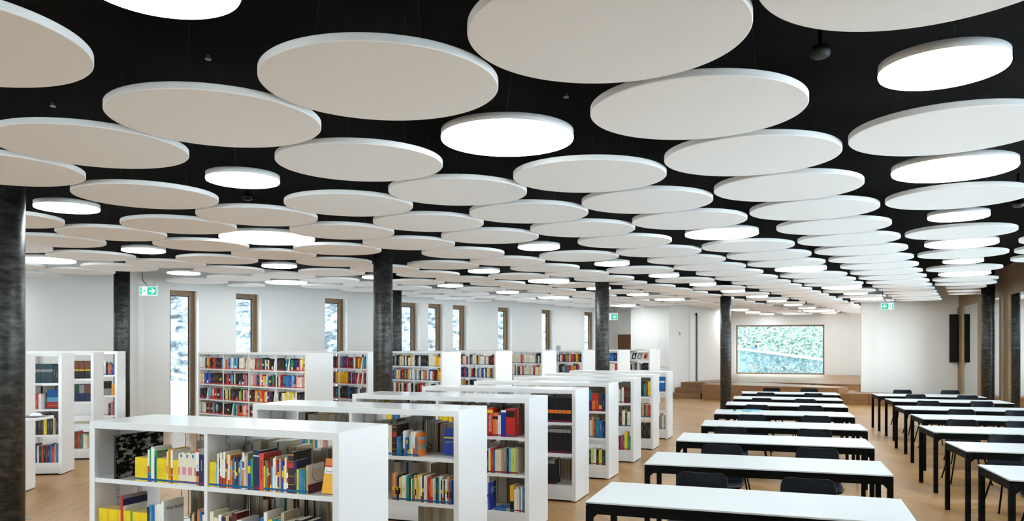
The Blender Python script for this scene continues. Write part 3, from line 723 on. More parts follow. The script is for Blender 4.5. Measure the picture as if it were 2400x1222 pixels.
# ------------------------------------------------------------------ passer-by outside the stage window
def person():
    k = (1748 - CX) / F; tt = back_t(1748); bx, by = back_p(tt, 2.95); gz = .44
    J = dict(pel=(0, 0, .78), sp=(.10, 0, 1.02), ch=(.22, 0, 1.2), nk=(.30, 0, 1.3), hd=(.37, 0, 1.38),
             ls=(.2, -.17, 1.22), le=(.38, -.22, 1.02), lh=(.56, -.14, .98), rs=(.2, .17, 1.22), re=(.38, .22, 1.02), rh=(.56, .14, .98),
             lk=(.22, -.1, .48), lf=(.05, -.1, .08), lt=(.2, -.1, .03), rk=(.1, .1, .42), rf=(-.14, .1, .08), rt=(.02, .1, .03))
    root = tag(empty('person', (bx, by, gz), math.atan2(BDIR.y, BDIR.x)), 'person in blue jacket bending forward behind the low wall outside the window', 'person')
    def skin(name, js, es, rad, m, par):
        me = bpy.data.meshes.new(name); ids = {j: i for i, j in enumerate(js)}
        me.from_pydata([J[j] for j in js], [(ids[a], ids[b]) for a, b in es], []); me.materials.append(M[m])
        o = bpy.data.objects.new(name, me); COL.objects.link(o); o.parent = par
        o.modifiers.new('skin', 'SKIN')
        for i, j in enumerate(js): me.skin_vertices[0].data[i].radius = rad[j]
        me.skin_vertices[0].data[0].use_root = True
        o.modifiers.new('ss', 'SUBSURF').levels = 2; o.modifiers['ss'].render_levels = 2
        return o
    js = list(J); es = [('pel', 'sp'), ('sp', 'ch'), ('ch', 'nk'), ('nk', 'hd'), ('ch', 'ls'), ('ls', 'le'), ('le', 'lh'), ('ch', 'rs'), ('rs', 're'), ('re', 'rh'), ('pel', 'lk'), ('lk', 'lf'), ('lf', 'lt'), ('pel', 'rk'), ('rk', 'rf'), ('rf', 'rt')]
    rr = dict(pel=(.15, .13), sp=(.15, .12), ch=(.17, .13), nk=(.07, .07), hd=(.09, .1), ls=(.075, .075), le=(.055, .055), lh=(.04, .04), rs=(.075, .075), re=(.055, .055), rh=(.04, .04), lk=(.075, .075), lf=(.05, .05), lt=(.04, .04), rk=(.075, .075), rf=(.05, .05), rt=(.04, .04))
    skin('body', js, es, rr, 'trousers', root)
    j2 = ['pel', 'sp', 'ch', 'ls', 'le', 'lh', 'rs', 're', 'rh']; skin('jacket', j2, [e for e in es if e[0] in j2 and e[1] in j2], {a: (b[0] + .03, b[1] + .03) for a, b in rr.items()}, 'jacket', root)
    H = Vector((J['hd'][0] + .02, 0, J['hd'][2] + .06))
    h = MB(); h.lathe([(.055, -.2), (.052, -.1), (.06, -.09), (.078, -.03), (.08, .03), (.06, .09), (.02, .115)], 20); h.v = [(a * 1.1, b, c) for a, b, c in h.v]
    for sy in (-1, 1):
        h.lathe([(.001, -.03), (.018, -.012), (.02, .01), (.001, .026)], 10, x=0, y=sy * .082)          # ears
    h.lathe([(.016, -.03), (.012, -.01), (.004, .02)], 10, x=.09, y=0)                                       # nose
    hd = h.build('head', M['skin'], root, H, smooth=True)
    for sy in (-1, 1):
        e = MB(); e.lathe([(.002, .004), (.010, .012), (.002, .02)], 10, x=.08, y=sy * .03); e.build('eye', M['trousers'], hd, smooth=True)
    e = MB(); e.box((.074, -.024, -.058), (.083, .024, -.05)); e.build('mouth', M['jacket'], hd)
    h = MB(); h.lathe([(.086, .02), (.088, .05), (.068, .105), (.02, .13)], 20); h.v = [(a * 1.12 - .012, b, c) for a, b, c in h.v]; h.build('hair', M['hair'], root, H, smooth=True)
    for k, sy in (('lh', -1), ('rh', 1)):                                                                    # hands: palm, four fingers, thumb
        p = Vector(J[k]); h = MB(); h.tube([p, p + Vector((.05, 0, -.01)), p + Vector((.10, 0, -.02))], .032, 10, r2=.036)
        for i, ln in enumerate((.065, .078, .072, .055)):
            y = (i - 1.5) * .02; h.tube([p + Vector((.09, y, -.02)), p + Vector((.09 + ln * .6, y, -.03)), p + Vector((.09 + ln, y, -.06))], .009, 8, r2=.007)
        h.tube([p + Vector((.04, -sy * .03, -.01)), p + Vector((.07, -sy * .055, -.03)), p + Vector((.095, -sy * .055, -.05))], .01, 8, r2=.008)
        h.build('hand', M['skin'], root, smooth=True)
person()
# ------------------------------------------------------------------ bookcases
def make_case(name, L, D, H, bays, tiers, side=.045, top=.047, plinth=True, strips=True, thick=.03):
    """white lacquered double-sided bookcase, open front and back; tiers are the heights of the shelf tops, lowest = plinth"""
    t = empty(name); div = .026
    m = MB(); m.box((side, 0, H - top), (L - side, D, H)); m.build('top_panel', M['lacquer'], t, bevel=.002)
    for x in (0, L - side):
        m = MB(); m.box((x, 0, .012), (x + side, D, H)); m.build('side_panel', M['lacquer'], t, bevel=.002)
    bw = (L - 2 * side - (bays - 1) * div) / bays; xs = []; x = side
    for b in range(bays):
        xs.append((x, x + bw)); x += bw
        if b < bays - 1:
            m = MB(); m.box((x, .004, tiers[-1]), (x + div, D - .004, H - top)); m.build('divider', M['lacquer'], t); x += div
    for z in tiers[:-1]:
        for a, b in xs:
            m = MB(); m.box((a, .006, z - thick), (b, D - .006, z)); m.build('shelf', M['lacquer'], t, bevel=.0015)
    m = MB(); m.box((side, .004, .02), (L - side, D - .004, tiers[-1])); m.build('plinth', M['lacquer'], t, bevel=.002)
    m = MB(); m.box((.03, .03, 0), (L - .03, D - .03, .02)); m.build('base_frame', M['hole'], t)
    if strips:
        for a, b in xs:
            for x0, x1 in ((a, a + .006), (b - .006, b)):
                for y in (D * .33, D * .67):
                    m = MB(); m.box((x0, y - .016, tiers[-1]), (x1, y + .016, H - top))
                    xx = x1 + .0006 if x0 == a else x0 - .0006; z = tiers[-1] + .05
                    while z < H - top - .03:
                        p = [(xx, y - .004, z), (xx, y + .004, z), (xx, y + .004, z + .008), (xx, y - .004, z + .008)]
                        m.quad(p if x0 == a else p[::-1], 1); z += .05
                    m.build('upright_strip', [M['strip'], M['hole']], t)
    return t, xs
CASES = {}
def case(key, unit, proto, xs, tree, o, ang, D, H, tiers, label, first, group):
    t = proto if first else clone(proto, (*o, 0), -ang, tree)
    t.location = (*o, 0); t.rotation_euler = (0, 0, -ang)
    tag(t, label, 'bookcase', group)
    CASES[key] = dict(unit=unit, o=Vector(o), a=ang, D=D, H=H, tiers=tiers, xs=xs, u=Vector((math.cos(ang), -math.sin(ang))), v=Vector((math.sin(ang), math.cos(ang))))
# low bookcases, one behind the other
LT_ = [.905, .55, .19]; LL, LD, LH = 1.95, .56, 1.28
lowp, lxs = make_case('low_bookcase', LL, LD, LH, 2, LT_)
ltree = tree_of(lowp)
frs = [(794.5, 4.49), (1075.4, 5.985), (1240, 7.37), (1349.3, 8.81), (1426.9, 10.3), (1484.8, 11.79), (1530.8, 13.25), (1565.2, 14.75)]
low_lab = ['white low bookcase nearest to us, yellow paperbacks on its top shelf', 'white low bookcase second from us, a blue book displayed at its end', 'white low bookcase third from us, two thick red books at its end', 'white low bookcase fourth from us, filled with black binders',
           'white low bookcase fifth from us, red and orange books at its end', 'white low bookcase sixth from us, maroon and white books at its end', 'white low bookcase seventh from us, teal and tan books at its end', 'white low bookcase closest to the stage, three blue volumes at its end']
for k, (px, d) in enumerate(frs):
    x, y = at_d(px, d); a = R(20.9); o = (x - LL * math.cos(a), y + LL * math.sin(a))
    unit = ('nearest' if k == 0 else 'last' if k == 7 else ordinal(k + 1)) + ' low bookcase'
    case('S%d' % (k + 1), unit, lowp, lxs, ltree, o, a, LD, LH, LT_, low_lab[k], k == 0, 'white low bookcases in a row')
# tall bookcases fanning along the window wall
TT_ = [1.33, 1.03, .735, .455, .17]; TLn, TD, THh = 3.28, .6, 1.65
tallp, txs = make_case('tall_bookcase', TLn, TD, THh, 4, TT_, thick=.025, top=.04)
ttree = tree_of(tallp)
tfr = [(718, 13.48), (862, 14.95), (1036, 16.4), (1162, 17.85), (1271, 19.3), (1366, 20.75), (1449.6, 22.2), (1523, 23.65)]
tal_lab = ['long white tall bookcase fully visible before the windows, crime novels with red spine labels', 'white tall bookcase partly hidden by a dark steel column', 'white tall bookcase right behind the dark steel column, black and white volumes on top', 'white tall bookcase fourth along the windows, cream and red books',
           'white tall bookcase fifth along the windows, mostly pale books', 'white tall bookcase sixth along the windows, a red and a yellow album on top', 'white tall bookcase mostly hidden behind the grey steel column', 'white tall bookcase at the corridor end with slanted magazine covers']
for k, (px, d) in enumerate(tfr):
    x, y = at_d(px, d); a = R(35.8 + .9 * k); o = (x - TLn * math.cos(a), y + TLn * math.sin(a))
    case('ABCDEFGH'[k], '%s tall bookcase by the windows' % ordinal(k + 1), tallp, txs, ttree, o, a, TD, THh, TT_, tal_lab[k], k == 0, 'white tall bookcases along the window wall')
# end bookcases at the edge column
ET_ = [1.265, .906, .554, .169]; EL, ED, EH = 1.85, .43, 1.68
endp, exs = make_case('end_bookcase', EL, ED, EH, 2, ET_, thick=.028, top=.05)
etree = tree_of(endp)
end_lab = ['white bookcase whose side panel shows between edge column and desk', 'white bookcase with dark teal encyclopaedia volumes on its top shelf', 'white bookcase with dark picture-spined volumes, second from the round dark column', 'white bookcase standing directly before the dark column by the blank wall']
for k, (px, d) in enumerate([(45, 9.3), (144.8, 10.72), (219.5, 12.17), (275, 13.65)]):
    x, y = at_d(px, d); a = R(-9); o = (x - EL * math.cos(a), y + EL * math.sin(a))
    case('L%d' % k, '%s end bookcase' % ordinal(k + 1), endp, exs, etree, o, a, ED, EH, ET_, end_lab[k], k == 0, 'white end bookcases by the blank wall')

# ------------------------------------------------------------------ books
def lin(h):
    c = [int(h[i:i + 2], 16) / 255 for i in (0, 2, 4)]
    return tuple(x / 12.92 if x <= .04045 else ((x + .055) / 1.055) ** 2.4 for x in c)
PAL = {'k': ('black', '1b1a1c'), 'd': ('dark brown', '33261f'), 'b': ('blue', '2468b0'), 'B': ('navy', '1d2a52'), 'c': ('cream', 'e6dcc4'), 'w': ('white', 'eeeeea'), 'r': ('red', 'c62f28'), 'o': ('orange', 'e0782c'), 'y': ('yellow', 'efcf20'),
       'g': ('green', '2f9a4c'), 't': ('teal', '12808c'), 'p': ('purple', '5e2c68'), 'm': ('maroon', '5f1f20'), 'n': ('tan', 'c9a878'), 's': ('sky blue', '6fb6d8'), 'G': ('grey', '8c8d8a'), 'i': ('pink', 'd98c98'), 'L': ('lime', 'c3d96a'), 'f': ('forest green', '1e4a35'),
       'q': ('cyan blue', '1d86b4'), 'a': ('amber', 'eeb01c'), 'x': ('brown', '7b4426'), 'D': ('dark teal', '143c46'), 'C': ('coral', 'dd5143'), 'e': ('beige', 'b5a68c'), 'l': ('royal blue', '1739a8'), 'S': ('salmon', 'e88a6a'), 'v': ('violet grey', '7d6f86')}
PALC = {k: lin(v[1]) for k, v in PAL.items()}
PAGE = lin('e4dac2'); TAPE = {'blue': lin('12608f'), 'red': lin('d8432f'), 'crimson': lin('8c1c4e')}
BOOKS = []; CARDS = []
rb = random.Random(11)
def add(case_, bay, tier, x, w, h, d, c, kind='paperback', y=.010, row='front', rz=0., rx=0., ry=0., tape=None, bands=None, cbands=None, text=None, zoff=0., label=None, lay=False, deco=True):
    BOOKS.append(dict(case=case_, bay=bay, tier=tier, x=x, w=w, h=h, d=d, c=c, kind=kind, y=y, row=row, rz=rz, rx=rx, ry=ry, tape=tape, bands=bands, cbands=cbands, text=text, z=CASES[case_]['tiers'][tier] + zoff + .0012, label=label, lay=lay, deco=deco))
def row(case_, bay, tier, s, h=(.19, .235), d=(.13, .17), tape=None, w=None, x0=None, x1=None, kind='paperback', y=.010, rowname='front', lean=0., jit=.35):
    """one character per book, spread over the bay; '_' leaves a gap"""
    a, b = CASES[case_]['xs'][bay]; a = a + .008 if x0 is None else x0; b = b - .008 if x1 is None else x1
    ws = [2.4 if c_ == '/' else rb.uniform(1 - jit, 1 + jit) for c_ in s]; k = (b - a) / sum(ws) if w is None else None
    x = a
    for ch, q in zip(s, ws):
        bw = q * k if k else q * w
        if ch == '/': CARDS.append((case_, bay, tier, x))
        elif ch != '_':
            hh = rb.uniform(*h); dd = rb.uniform(*d)
            if rowname == 'front': add(case_, bay, tier, x, bw * .975, hh, dd, ch, kind, y + rb.uniform(0, .012), 'front', ry=rb.uniform(-lean, lean), tape=tape)
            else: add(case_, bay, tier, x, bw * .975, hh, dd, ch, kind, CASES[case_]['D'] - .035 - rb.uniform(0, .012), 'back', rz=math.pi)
        x += bw
    return x
def run(case_, bay, tier, n, total, h, cols, x, **kw):
    for i in range(n):
        add(case_, bay, tier, x, total / n * .97, (h[0] if isinstance(h, tuple) else h) + (rb.uniform(0, h[1] - h[0]) if isinstance(h, tuple) else 0), kw.get('dd', .135), cols[i % len(cols)], **{k: v for k, v in kw.items() if k != 'dd'}); x += total / n
    return x
T = 'blue'
# --- nearest low bookcase, top shelf, left bay
add('S1', 0, 0, .215, .016, .285, .40, 'k', 'album', y=.004, label='large black-and-white photo album standing alone at the left end of the nearest bookcase', text=None, deco=False)
BOOKS[-1]['photo'] = True
x = run('S1', 0, 0, 6, .106, .152, 'y', .391, tape=T, dd=.1)
for c, w_, h_, bd in (('w', .016, .205, [(.0, .06, 'b'), (.06, .10, 'r')]), ('g', .013, .215, [(0, .04, 'l')]), ('w', .018, .225, [(0, .02, 'i')]), ('w', .010, .215, None), ('B', .012, .195, [(.165, .195, 'g')])):
    add('S1', 0, 0, x, w_ * .97, h_, .15, c, tape=T, bands=bd); x += w_
GREEN_AT = x; x += .011
add('S1', 0, 0, GREEN_AT, .01, .20, .17, 'g', 'paperback', tape=T, cbands=[(.0, .12, 'y'), (.12, .15, 'k'), (.15, .19, 'G')], label='green framed paperback rising behind the middle yellow paperbacks on the nearest bookcase')
x = run('S1', 0, 0, 5, .079, .155, 'y', x, tape=T, dd=.1)
add('S1', 0, 0, x, .0104, .20, .14, 'c', tape=T, bands=[(.06, .11, 'i')]); x += .011
add('S1', 0, 0, x, .022, .217, .15, 'a', tape=T, text=('Die deutsche Kurzgeschichte', .0155, 'spine', (.01, .01, .01), .035)); x += .0225
add('S1', 0, 0, x, .016, .212, .15, 'w', tape=T, bands=[(0, .05, 'r'), (.055, .10, 'r')]); x += .017
x = run('S1', 0, 0, 3, .045, .15, 'y', x, tape=T, dd=.1)
for i in range(9):
    add('S1', 0, 0, x, .0155, .195 + .004 * (i % 3), .12, 'c', tape='crimson' if i % 2 else T, bands=[(.06, .11, 'i')] if i % 3 != 1 else [(.0, .02, 'c'), (.17, .19, 'q')]); x += .0158
add('S1', 0, 0, x, .022, .226, .14, 'w', tape=T, bands=[(0, .06, 'o'), (.06, .09, 'm'), (.21, .226, 'r')], text=('LYRIK', .0125, 'spine', (.02, .02, .02), .1)); x += .0225
add('S1', 0, 0, x, max(.02, .958 - x), .195, .13, 'B', tape='crimson', deco=True)
# top shelf, right bay
x = run('S1', 1, 0, 3, .05, .152, 'y', 1.0, tape=T, dd=.1)
for c, w_, h_, bd in (('s', .008, .148, None), ('c', .016, .208, None), ('k', .008, .18, [(.1, .11, 'y')]), ('w', .014, .215, [(0, .07, 'r')]), ('c', .011, .175, [(0, .06, 'm')]), ('w', .016, .22, [(0, .06, 'r')]), ('B', .008, .18, [(.1, .115, 'y')]), ('a', .013, .21, [(.12, .15, 'r'), (0, .05, 'y')]), ('w', .012, .205, [(.0, .05, 'r')]), ('o', .011, .20, [(.12, .14, 's')]),
                      ('s', .009, .17, [(0, .08, 'o')]), ('x', .009, .18, None), ('b', .009, .19, [(.1, .11, 'y')]), ('y', .009, .165, [(0, .06, 'B')]), ('B', .012, .185, [(.08, .1, 'y')]), ('m', .009, .19, None), ('q', .010, .165, [(.1, .13, 'y')]), ('s', .010, .18, None), ('i', .008, .195, [(0, .05, 'r')]), ('w', .015, .222, [(.02, .12, 'o'), (.13, .17, 'p')]), ('c', .009, .2, None), ('e', .018, .218, None)):
    add('S1', 1, 0, x, w_ * .96, h_, .14, c, tape=T, bands=bd); x += w_
add('S1', 1, 0, x, .019, .175, .14, 'l', tape=T, bands=[(.10, .145, 'y')]); x += .02
add('S1', 1, 0, x, .018, .192, .14, 'g', tape=T); x += .019
add('S1', 1, 0, x, .046, .238, .17, 'B', 'hardback', tape='crimson', bands=[(.205, .212, 'w')]); x += .047
add('S1', 1, 0, x, .030, .225, .17, 'C', 'hardback', text=('BRECHTS DRAMEN', .0135, 'spine', (.02, .01, .01), .075), tape=None); x += .031
for c, w_, h_, bd in (('y', .011, .15, None), ('g', .012, .185, None), ('r', .015, .18, [(.09, .14, 'n')]), ('B', .008, .17, [(.1, .11, 'y')]), ('x', .012, .205, [(0, .04, 'y')]), ('s', .009, .15, None), ('w', .013, .20, None), ('c', .010, .21, None), ('r', .012, .19, [(.02, .1, 'w')]), ('B', .010, .175, [(.09, .12, 'y'), (0, .03, 'y')]), ('n', .013, .2, [(.06, .11, 'i')]), ('b', .009, .18, None), ('l', .011, .185, [(.09, .13, 'y')]), ('y', .008, .16, [(0, .06, 'w')]), ('w', .013, .21, None), ('r', .012, .2, [(.03, .06, 'w'), (.09, .12, 'w')])):
    add('S1', 1, 0, x, w_ * .96, h_, .14, c, tape=T, bands=bd); x += w_
add('S1', 1, 0, x, .040, .246, .19, 'd', 'leather-bound volume', tape=T, bands=[(.05, .053, 'a'), (.10, .103, 'a'), (.15, .18, 'r'), (.185, .188, 'a'), (.225, .229, 'a')], label='thick dark leather-bound volume with gold bands on the nearest low bookcase'); x += .041
for c, w_, h_ in (('B', .02, .195), ('y', .013, .145), ('g', .009, .143), ('q', .010, .143), ('q', .010, .142), ('b', .010, .142), ('t', .011, .142)):
    add('S1', 1, 0, x, w_ * .95, h_, .13, c, tape=T); x += w_
add('S1', 1, 0, x + .001, .012, .17, .16, 'n', 'paperback', tape=T, y=.015, cbands=[(0, .055, 'm'), (.055, .14, 'c'), (.14, .17, 'w')], label='pale paperback with red and green edges, turned to face us, on the nearest bookcase')
add('S1', 1, 0, 1.80, .012, .205, .098, 'a', 'display copy', y=.05, rz=R(-78), rx=R(-14), cbands=[(0, .115, 'a'), (.115, .155, 'w'), (.155, .165, 'r'), (.165, .205, 'o')], text=('Damals', .014, 'cover', (.05, .04, .04), .125), label='yellow book with white band leaning at the end of the nearest low bookcase')
# second shelf
x = run('S1', 0, 1, 13, .19, .152, 'yyyyya', .075, dd=.105, tape=T)
add('S1', 0, 1, x, .02, .245, .20, 'r', 'hardback', tape=T, cbands=[(0, .18, 'w'), (.18, .225, 'B'), (.225, .245, 'G')], label='red-spined book with white and navy cover between yellow paperbacks, second shelf, nearest bookcase'); x += .026
x = run('S1', 0, 1, 4, .06, .152, 'y', x, dd=.105, tape=T)
add('S1', 0, 1, x, .016, .15, .105, 'g', tape=T); x += .0165
x = run('S1', 0, 1, 9, .125, .15, 'yy', x, dd=.105, tape=T)
for c, w_, h_ in (('k', .018, .19), ('q', .026, .205), ('b', .02, .205), ('c', .018, .21), ('w', .022, .218), ('w', .016, .215)):
    add('S1', 0, 1, x, w_ * .96, h_, .14, c, tape=T); x += w_
add('S1', 0, 1, x, .018, .235, .17, 'w', 'paperback', tape=T, cbands=[(0, .05, 'k'), (.05, .235, 'w')], text=('Was lesen?', .034, 'cover', (.02, .02, .02), .175), label='white paperback asking Was lesen on the second shelf of the nearest bookcase')
row('S1', 0, 1, 'knkobc', h=(.17, .21), x0=.84, x1=.958, tape=T)
row('S1', 1, 1, 'ccwBnkmw_', h=(.16, .215), x0=1.0, x1=1.28, tape=T)
row('S1', 1, 1, 'bwyttenwckB', h=(.17, .235), x0=1.38, x1=1.72, tape=T)
row('S1', 1, 1, 'BkrbyglG', h=(.14, .18), x0=1.73, x1=1.895, tape=T)
# rear rows of the nearest bookcase (page edges towards us)
row('S1', 0, 0, 'e_Ge', h=(.21, .24), x0=.60, x1=.9, rowname='back', d=(.16, .2))
row('S1', 1, 0, 'pe_ee', h=(.22, .26), x0=1.0, x1=1.32, rowname='back', d=(.16, .2)); row('S1', 1, 0, 'nxnxee', h=(.2, .24), x0=1.34, x1=1.85, rowname='back', d=(.15, .18))
row('S1', 0, 1, 'eeexdoe', h=(.22, .27), x0=.55, x1=.95, rowname='back', d=(.16, .2)); row('S1', 1, 1, 'dnnxxBGtenmdmxeoeneff', h=(.22, .29), rowname='back', d=(.15, .2))
# --- second low bookcase
row('S2', 0, 0, '___kkeaeGGkGe', h=(.24, .29), rowname='back', d=(.17, .2)); row('S2', 1, 0, 'exkGGkkGmmeet', h=(.22, .31), rowname='back', d=(.17, .2))
row('S2', 0, 1, 'qByBswktwcriBmw', h=(.19, .24), tape=T); 
row('S2', 0, 0, 'qByBswktwoBmwbgctnqwciccwycB', h=(.17, .2), tape=T)
row('S2', 1, 0, 'nkocwy', h=(.15, .22), x0=1.0, x1=1.25, tape=T)
add('S2', 1, 0, 1.30, .055, .235, .16, 'c', 'paperback', tape=T)
add('S2', 1, 0, 1.362, .038, .245, .2, 'd', 'leather-bound volume', bands=[(.05, .053, 'a'), (.10, .103, 'a'), (.15, .18, 'r'), (.185, .188, 'a'), (.225, .229, 'a')], tape=T, label='dark leather-bound volume with red label on the second low bookcase')
x = 1.402
for c, w_, h_, bd in (('q', .013, .15, None), ('b', .012, .15, None), ('t', .011, .148, None), ('B', .021, .185, None), ('w', .015, .2, [(0, .06, 'm')]), ('q', .014, .148, None), ('b', .012, .148, [(.1, .13, 'y')]), ('k', .010, .15, [(.0, .05, 'y')]), ('s', .016, .165, [(.04, .06, 'y')]), ('c', .016, .195, [(0, .05, 'w')]), ('a', .009, .18, [(.1, .18, 'w')]), ('w', .012, .195, [(0, .07, 'r')]), ('q', .014, .148, None)):
    add('S2', 1, 0, x, w_ * .95, h_, .14, c, tape=T, bands=bd); x += w_
add('S2', 1, 0, x + .003, .018, .188, .13, 'o', 'paperback', tape=T, cbands=[(0, .05, 'o'), (.05, .1, 'G'), (.1, .13, 'o'), (.13, .15, 's'), (.15, .188, 'o')], label='orange paperback with a dark bird picture on the second low bookcase')
add('S2', 1, 0, 1.735, .016, .212, .145, 'l', 'display copy', y=.16, rz=R(-80), rx=R(-12), cbands=[(0, .13, 'l'), (.13, .142, 'y'), (.142, .212, 'l')], text=('LIEUTENANT\nGUSTL', .012, 'cover', (.75, .65, .1), .1), label='royal blue display book with yellow title band on the second low bookcase')
x = 1.36
for c in 'onoBkcywwcgtkwgncnycwkwcrroncsktcBckwnrbG':
    w_ = rb.uniform(.0105, .0155); add('S2', 1, 1, x, w_ * .95, rb.uniform(.175, .215), .14, c, tape=T, bands=rb.choice([None, None, [(.08, .11, 'y')], [(.0, .05, 'r')], [(.05, .10, 'k')]])); x += w_
    if x > 1.885: break
row('S2', 1, 1, 'GfkebBe_xxGGG', h=(.24, .31), rowname='back', d=(.17, .2)); row('S2', 1, 2, 'nnnnnnx', h=(.24, .28), rowname='back', x0=1.4, x1=1.8)
row('S2', 0, 1, 'xxnnGekBxnnee', h=(.22, .29), rowname='back')
# --- third low bookcase
row('S3', 0, 0, '_aeGGCCGmmmmm', h=(.26, .31), d=(.16, .2), rowname='back'); row('S3', 1, 0, 'mmmmmBbqmee', h=(.26, .31), rowname='back')
row('S3', 0, 0, 'grlybwGyy', h=(.24, .29), tape=T); row('S3', 1, 0, 'yyooogGk', h=(.24, .28), x0=1.0, x1=1.49, tape=T)
x = 1.50
for c, w_, h_, bd, tx in (('g', .018, .215, None, None), ('r', .058, .275, [(.225, .255, 'y')], ('DER SCHNELLE WEG\nZUM RICHTIGEN WORT', .0165, 'spine', (.9, .88, .82), .045)), ('o', .026, .225, [(.165, .195, 'k')], None), ('S', .026, .225, [(.165, .195, 'k')], None), ('w', .030, .205, None, None), ('l', .055, .255, [(.235, .255, 'w')], None)):
    add('S3', 1, 0, x, w_ * .97, h_, .17, c, 'hardback', tape='crimson', bands=bd, text=tx, label='thick red guide with yellow band and white title on the third low bookcase' if tx else None); x += w_
add('S3', 1, 0, x, .085, .27, .19, 'r', 'hardback', tape='blue', bands=[(.19, .25, 'k')], label='thickest red dictionary with black mark at the end of the third low bookcase')
x = 1.48
for c, w_, h_ in (('G', .028, .215), ('k', .02, .21), ('w', .016, .235), ('a', .014, .2), ('r', .024, .24), ('b', .016, .22), ('c', .02, .225), ('c', .022, .225), ('c', .02, .23), ('n', .02, .225), ('G', .038, .245), ('B', .022, .245), ('s', .022, .245), ('L', .05, .245), ('e', .022, .24)):
    add('S3', 1, 1, x, w_ * .96, h_, .16, c, 'hardback', tape='crimson'); x += w_
row('S3', 1, 1, 'yqtmmwxxfkr', h=(.24, .3), rowname='back')
add('S3', 1, 2, 1.525, .018, .265, .16, 'l', 'paperback', tape=T, text=('ZEICHEN\nSETZEN', .03, 'cover', (.8, .88, .95), .19), label='blue paperback titled Zeichen setzen on the lowest shelf of the third bookcase')
add('S3', 1, 2, 1.578, .028, .135, .13, 'b', 'paperback', lay=True, y=.05, label='blue and white paperback lying flat on the third low bookcase')
add('S3', 1, 2, 1.752, .04, .25, .17, 'a', 'hardback', tape=T, bands=[(0, .1, 'k')], label='thick amber and black book on the lowest shelf of the third bookcase')
row('S3', 1, 2, 'wwcwBwt', h=(.2, .245), x0=1.795, x1=1.895, tape='crimson'); row('S3', 1, 2, 'Goexxxxdgf', h=(.24, .3), rowname='back')
# --- fourth to last low bookcases: right-hand bays
for tr, s in ((0, 'kkkkkkkkk'), (1, 'kkkkkkkkk'), (2, 'kkkkk')):
    a, b = 1.43, (1.895 if tr < 2 else 1.70); n = len(s)
    for i in range(n):
        add('S4', 1, tr, a + (b - a) / n * i, (b - a) / n * .96, .285, .22, 'k', 'binder', tape='crimson', bands=[(.1, .14, 'o')] if tr == 0 else [(.235, .275, 'G')], deco=False)
row('S4', 1, 0, 'kkkkkkkk', h=(.29, .31), rowname='back'); row('S4', 1, 1, 'GGeyyy', h=(.25, .3), rowname='back'); row('S4', 1, 2, 'xxxxxxx', h=(.22, .25), x0=1.6, rowname='back')
row('S4', 0, 0, 'kkkkkkkkkkkkk', h=(.27, .3)); 
for i, (c, bd) in enumerate((('w', [(.0, .14, 'w')]), ('p', [(.14, .28, 't')]), ('r', [(0, .14, 'o')]), ('r', None), ('f', [(.03, .08, 'a')]), ('B', None))):
    add('S5', 1, 0, 1.63 + .045 * i, .043, .235 if i else .22, .17, c, 'hardback', tape='crimson', bands=bd)
row('S5', 1, 0, 'kBwxr', h=(.28, .31), rowname='back'); row('S5', 1, 1, 'GkcnrtbB', h=(.22, .27), x0=1.6, tape=T); row('S5', 1, 1, 'xeexx', h=(.26, .3), rowname='back'); row('S5', 1, 2, 'wcfLwkyf', h=(.19, .22), x0=1.6, tape='crimson')
row('S6', 1, 0, 'LcGwmmf', h=(.2, .26), x0=1.66, tape='crimson'); row('S6', 1, 0, 'yaLc', h=(.29, .31), rowname='back'); row('S6', 1, 1, 'xdmcfc', h=(.2, .26), x0=1.66, tape=T); row('S6', 1, 1, 'neemk', h=(.27, .3), rowname='back'); row('S6', 1, 2, 'ddrbyg', h=(.2, .28), x0=1.66, tape='crimson')
row('S7', 1, 0, 'rBktxy', h=(.2, .28), x0=1.68, tape=T); row('S7', 1, 1, 'BpnmGr', h=(.21, .25), x0=1.68, tape=T); row('S7', 1, 2, 'dddddd', h=(.24, .27), x0=1.68); row('S7', 1, 0, 'bBre', h=(.28, .31), rowname='back')
for i in range(3): add('S8', 1, 0, 1.735 + .052 * i, .05, .28, .2, 'b', 'volume', bands=[(.17, .2, 'w')], tape='crimson', deco=False)
row('S8', 1, 2, 'nmGwe', h=(.25, .31), x0=1.72, tape=T)
# --- tall bookcases
A_ = [['WW/kaokkrrkkkdb', 'crsrswsbskcWWn/', 'cwcwrrgtrtkkckwdkk/', 'ddddd_q/fgkBlkrwyn'], ['cacblBblkdddddkk', 'dkrrkbskckdkdkksrik', '_ciivkvWry/bkBgk', 'kcrkbtbbblssBicccin'],
      ['pkkdk/ssrwrxxkkrb', 'kyckykpkdkBkygkwrin', 'dmdmaaboorryckppk/', 'ckkcwyycyycewkkkkk'], ['cGccwkkrkmGtBckkkk', 'kkkkkk/gbsorkkSccii', 'kxrkbBnmkryobk', 'kkbkrcBkmwkkd']]
for tr in range(4):
    for by in range(4):
        s = A_[tr][by]; a, b = CASES['A']['xs'][by]; n = len(s) + s.count('/'); k = (b - a - .012) / n; x = a + .006
        for q, ch in enumerate(s):
            if ch == '/': CARDS.append(('A', by, tr, x)); x += 2 * k; continue
            if ch != '_':
                if ch == 'W': add('A', by, tr, x, k * .95, .22, .15, 'w', 'paperback', tape='red')
                else: add('A', by, tr, x, k * .95, rb.uniform(.185, .225), .14, ch, 'paperback', tape='red', bands=rb.choice([None, None, None, [(.08, .12, rb.choice('wrykc'))], [(.02, .07, rb.choice('kwro'))]]))
            x += k
pB = ['tbpBprmmdGwrkyo/qt', 'yaaaayxmBcppr/r/mm', 'kkkkkbBkdBbbwxtmo', 'kwdrGcdkbtxr']
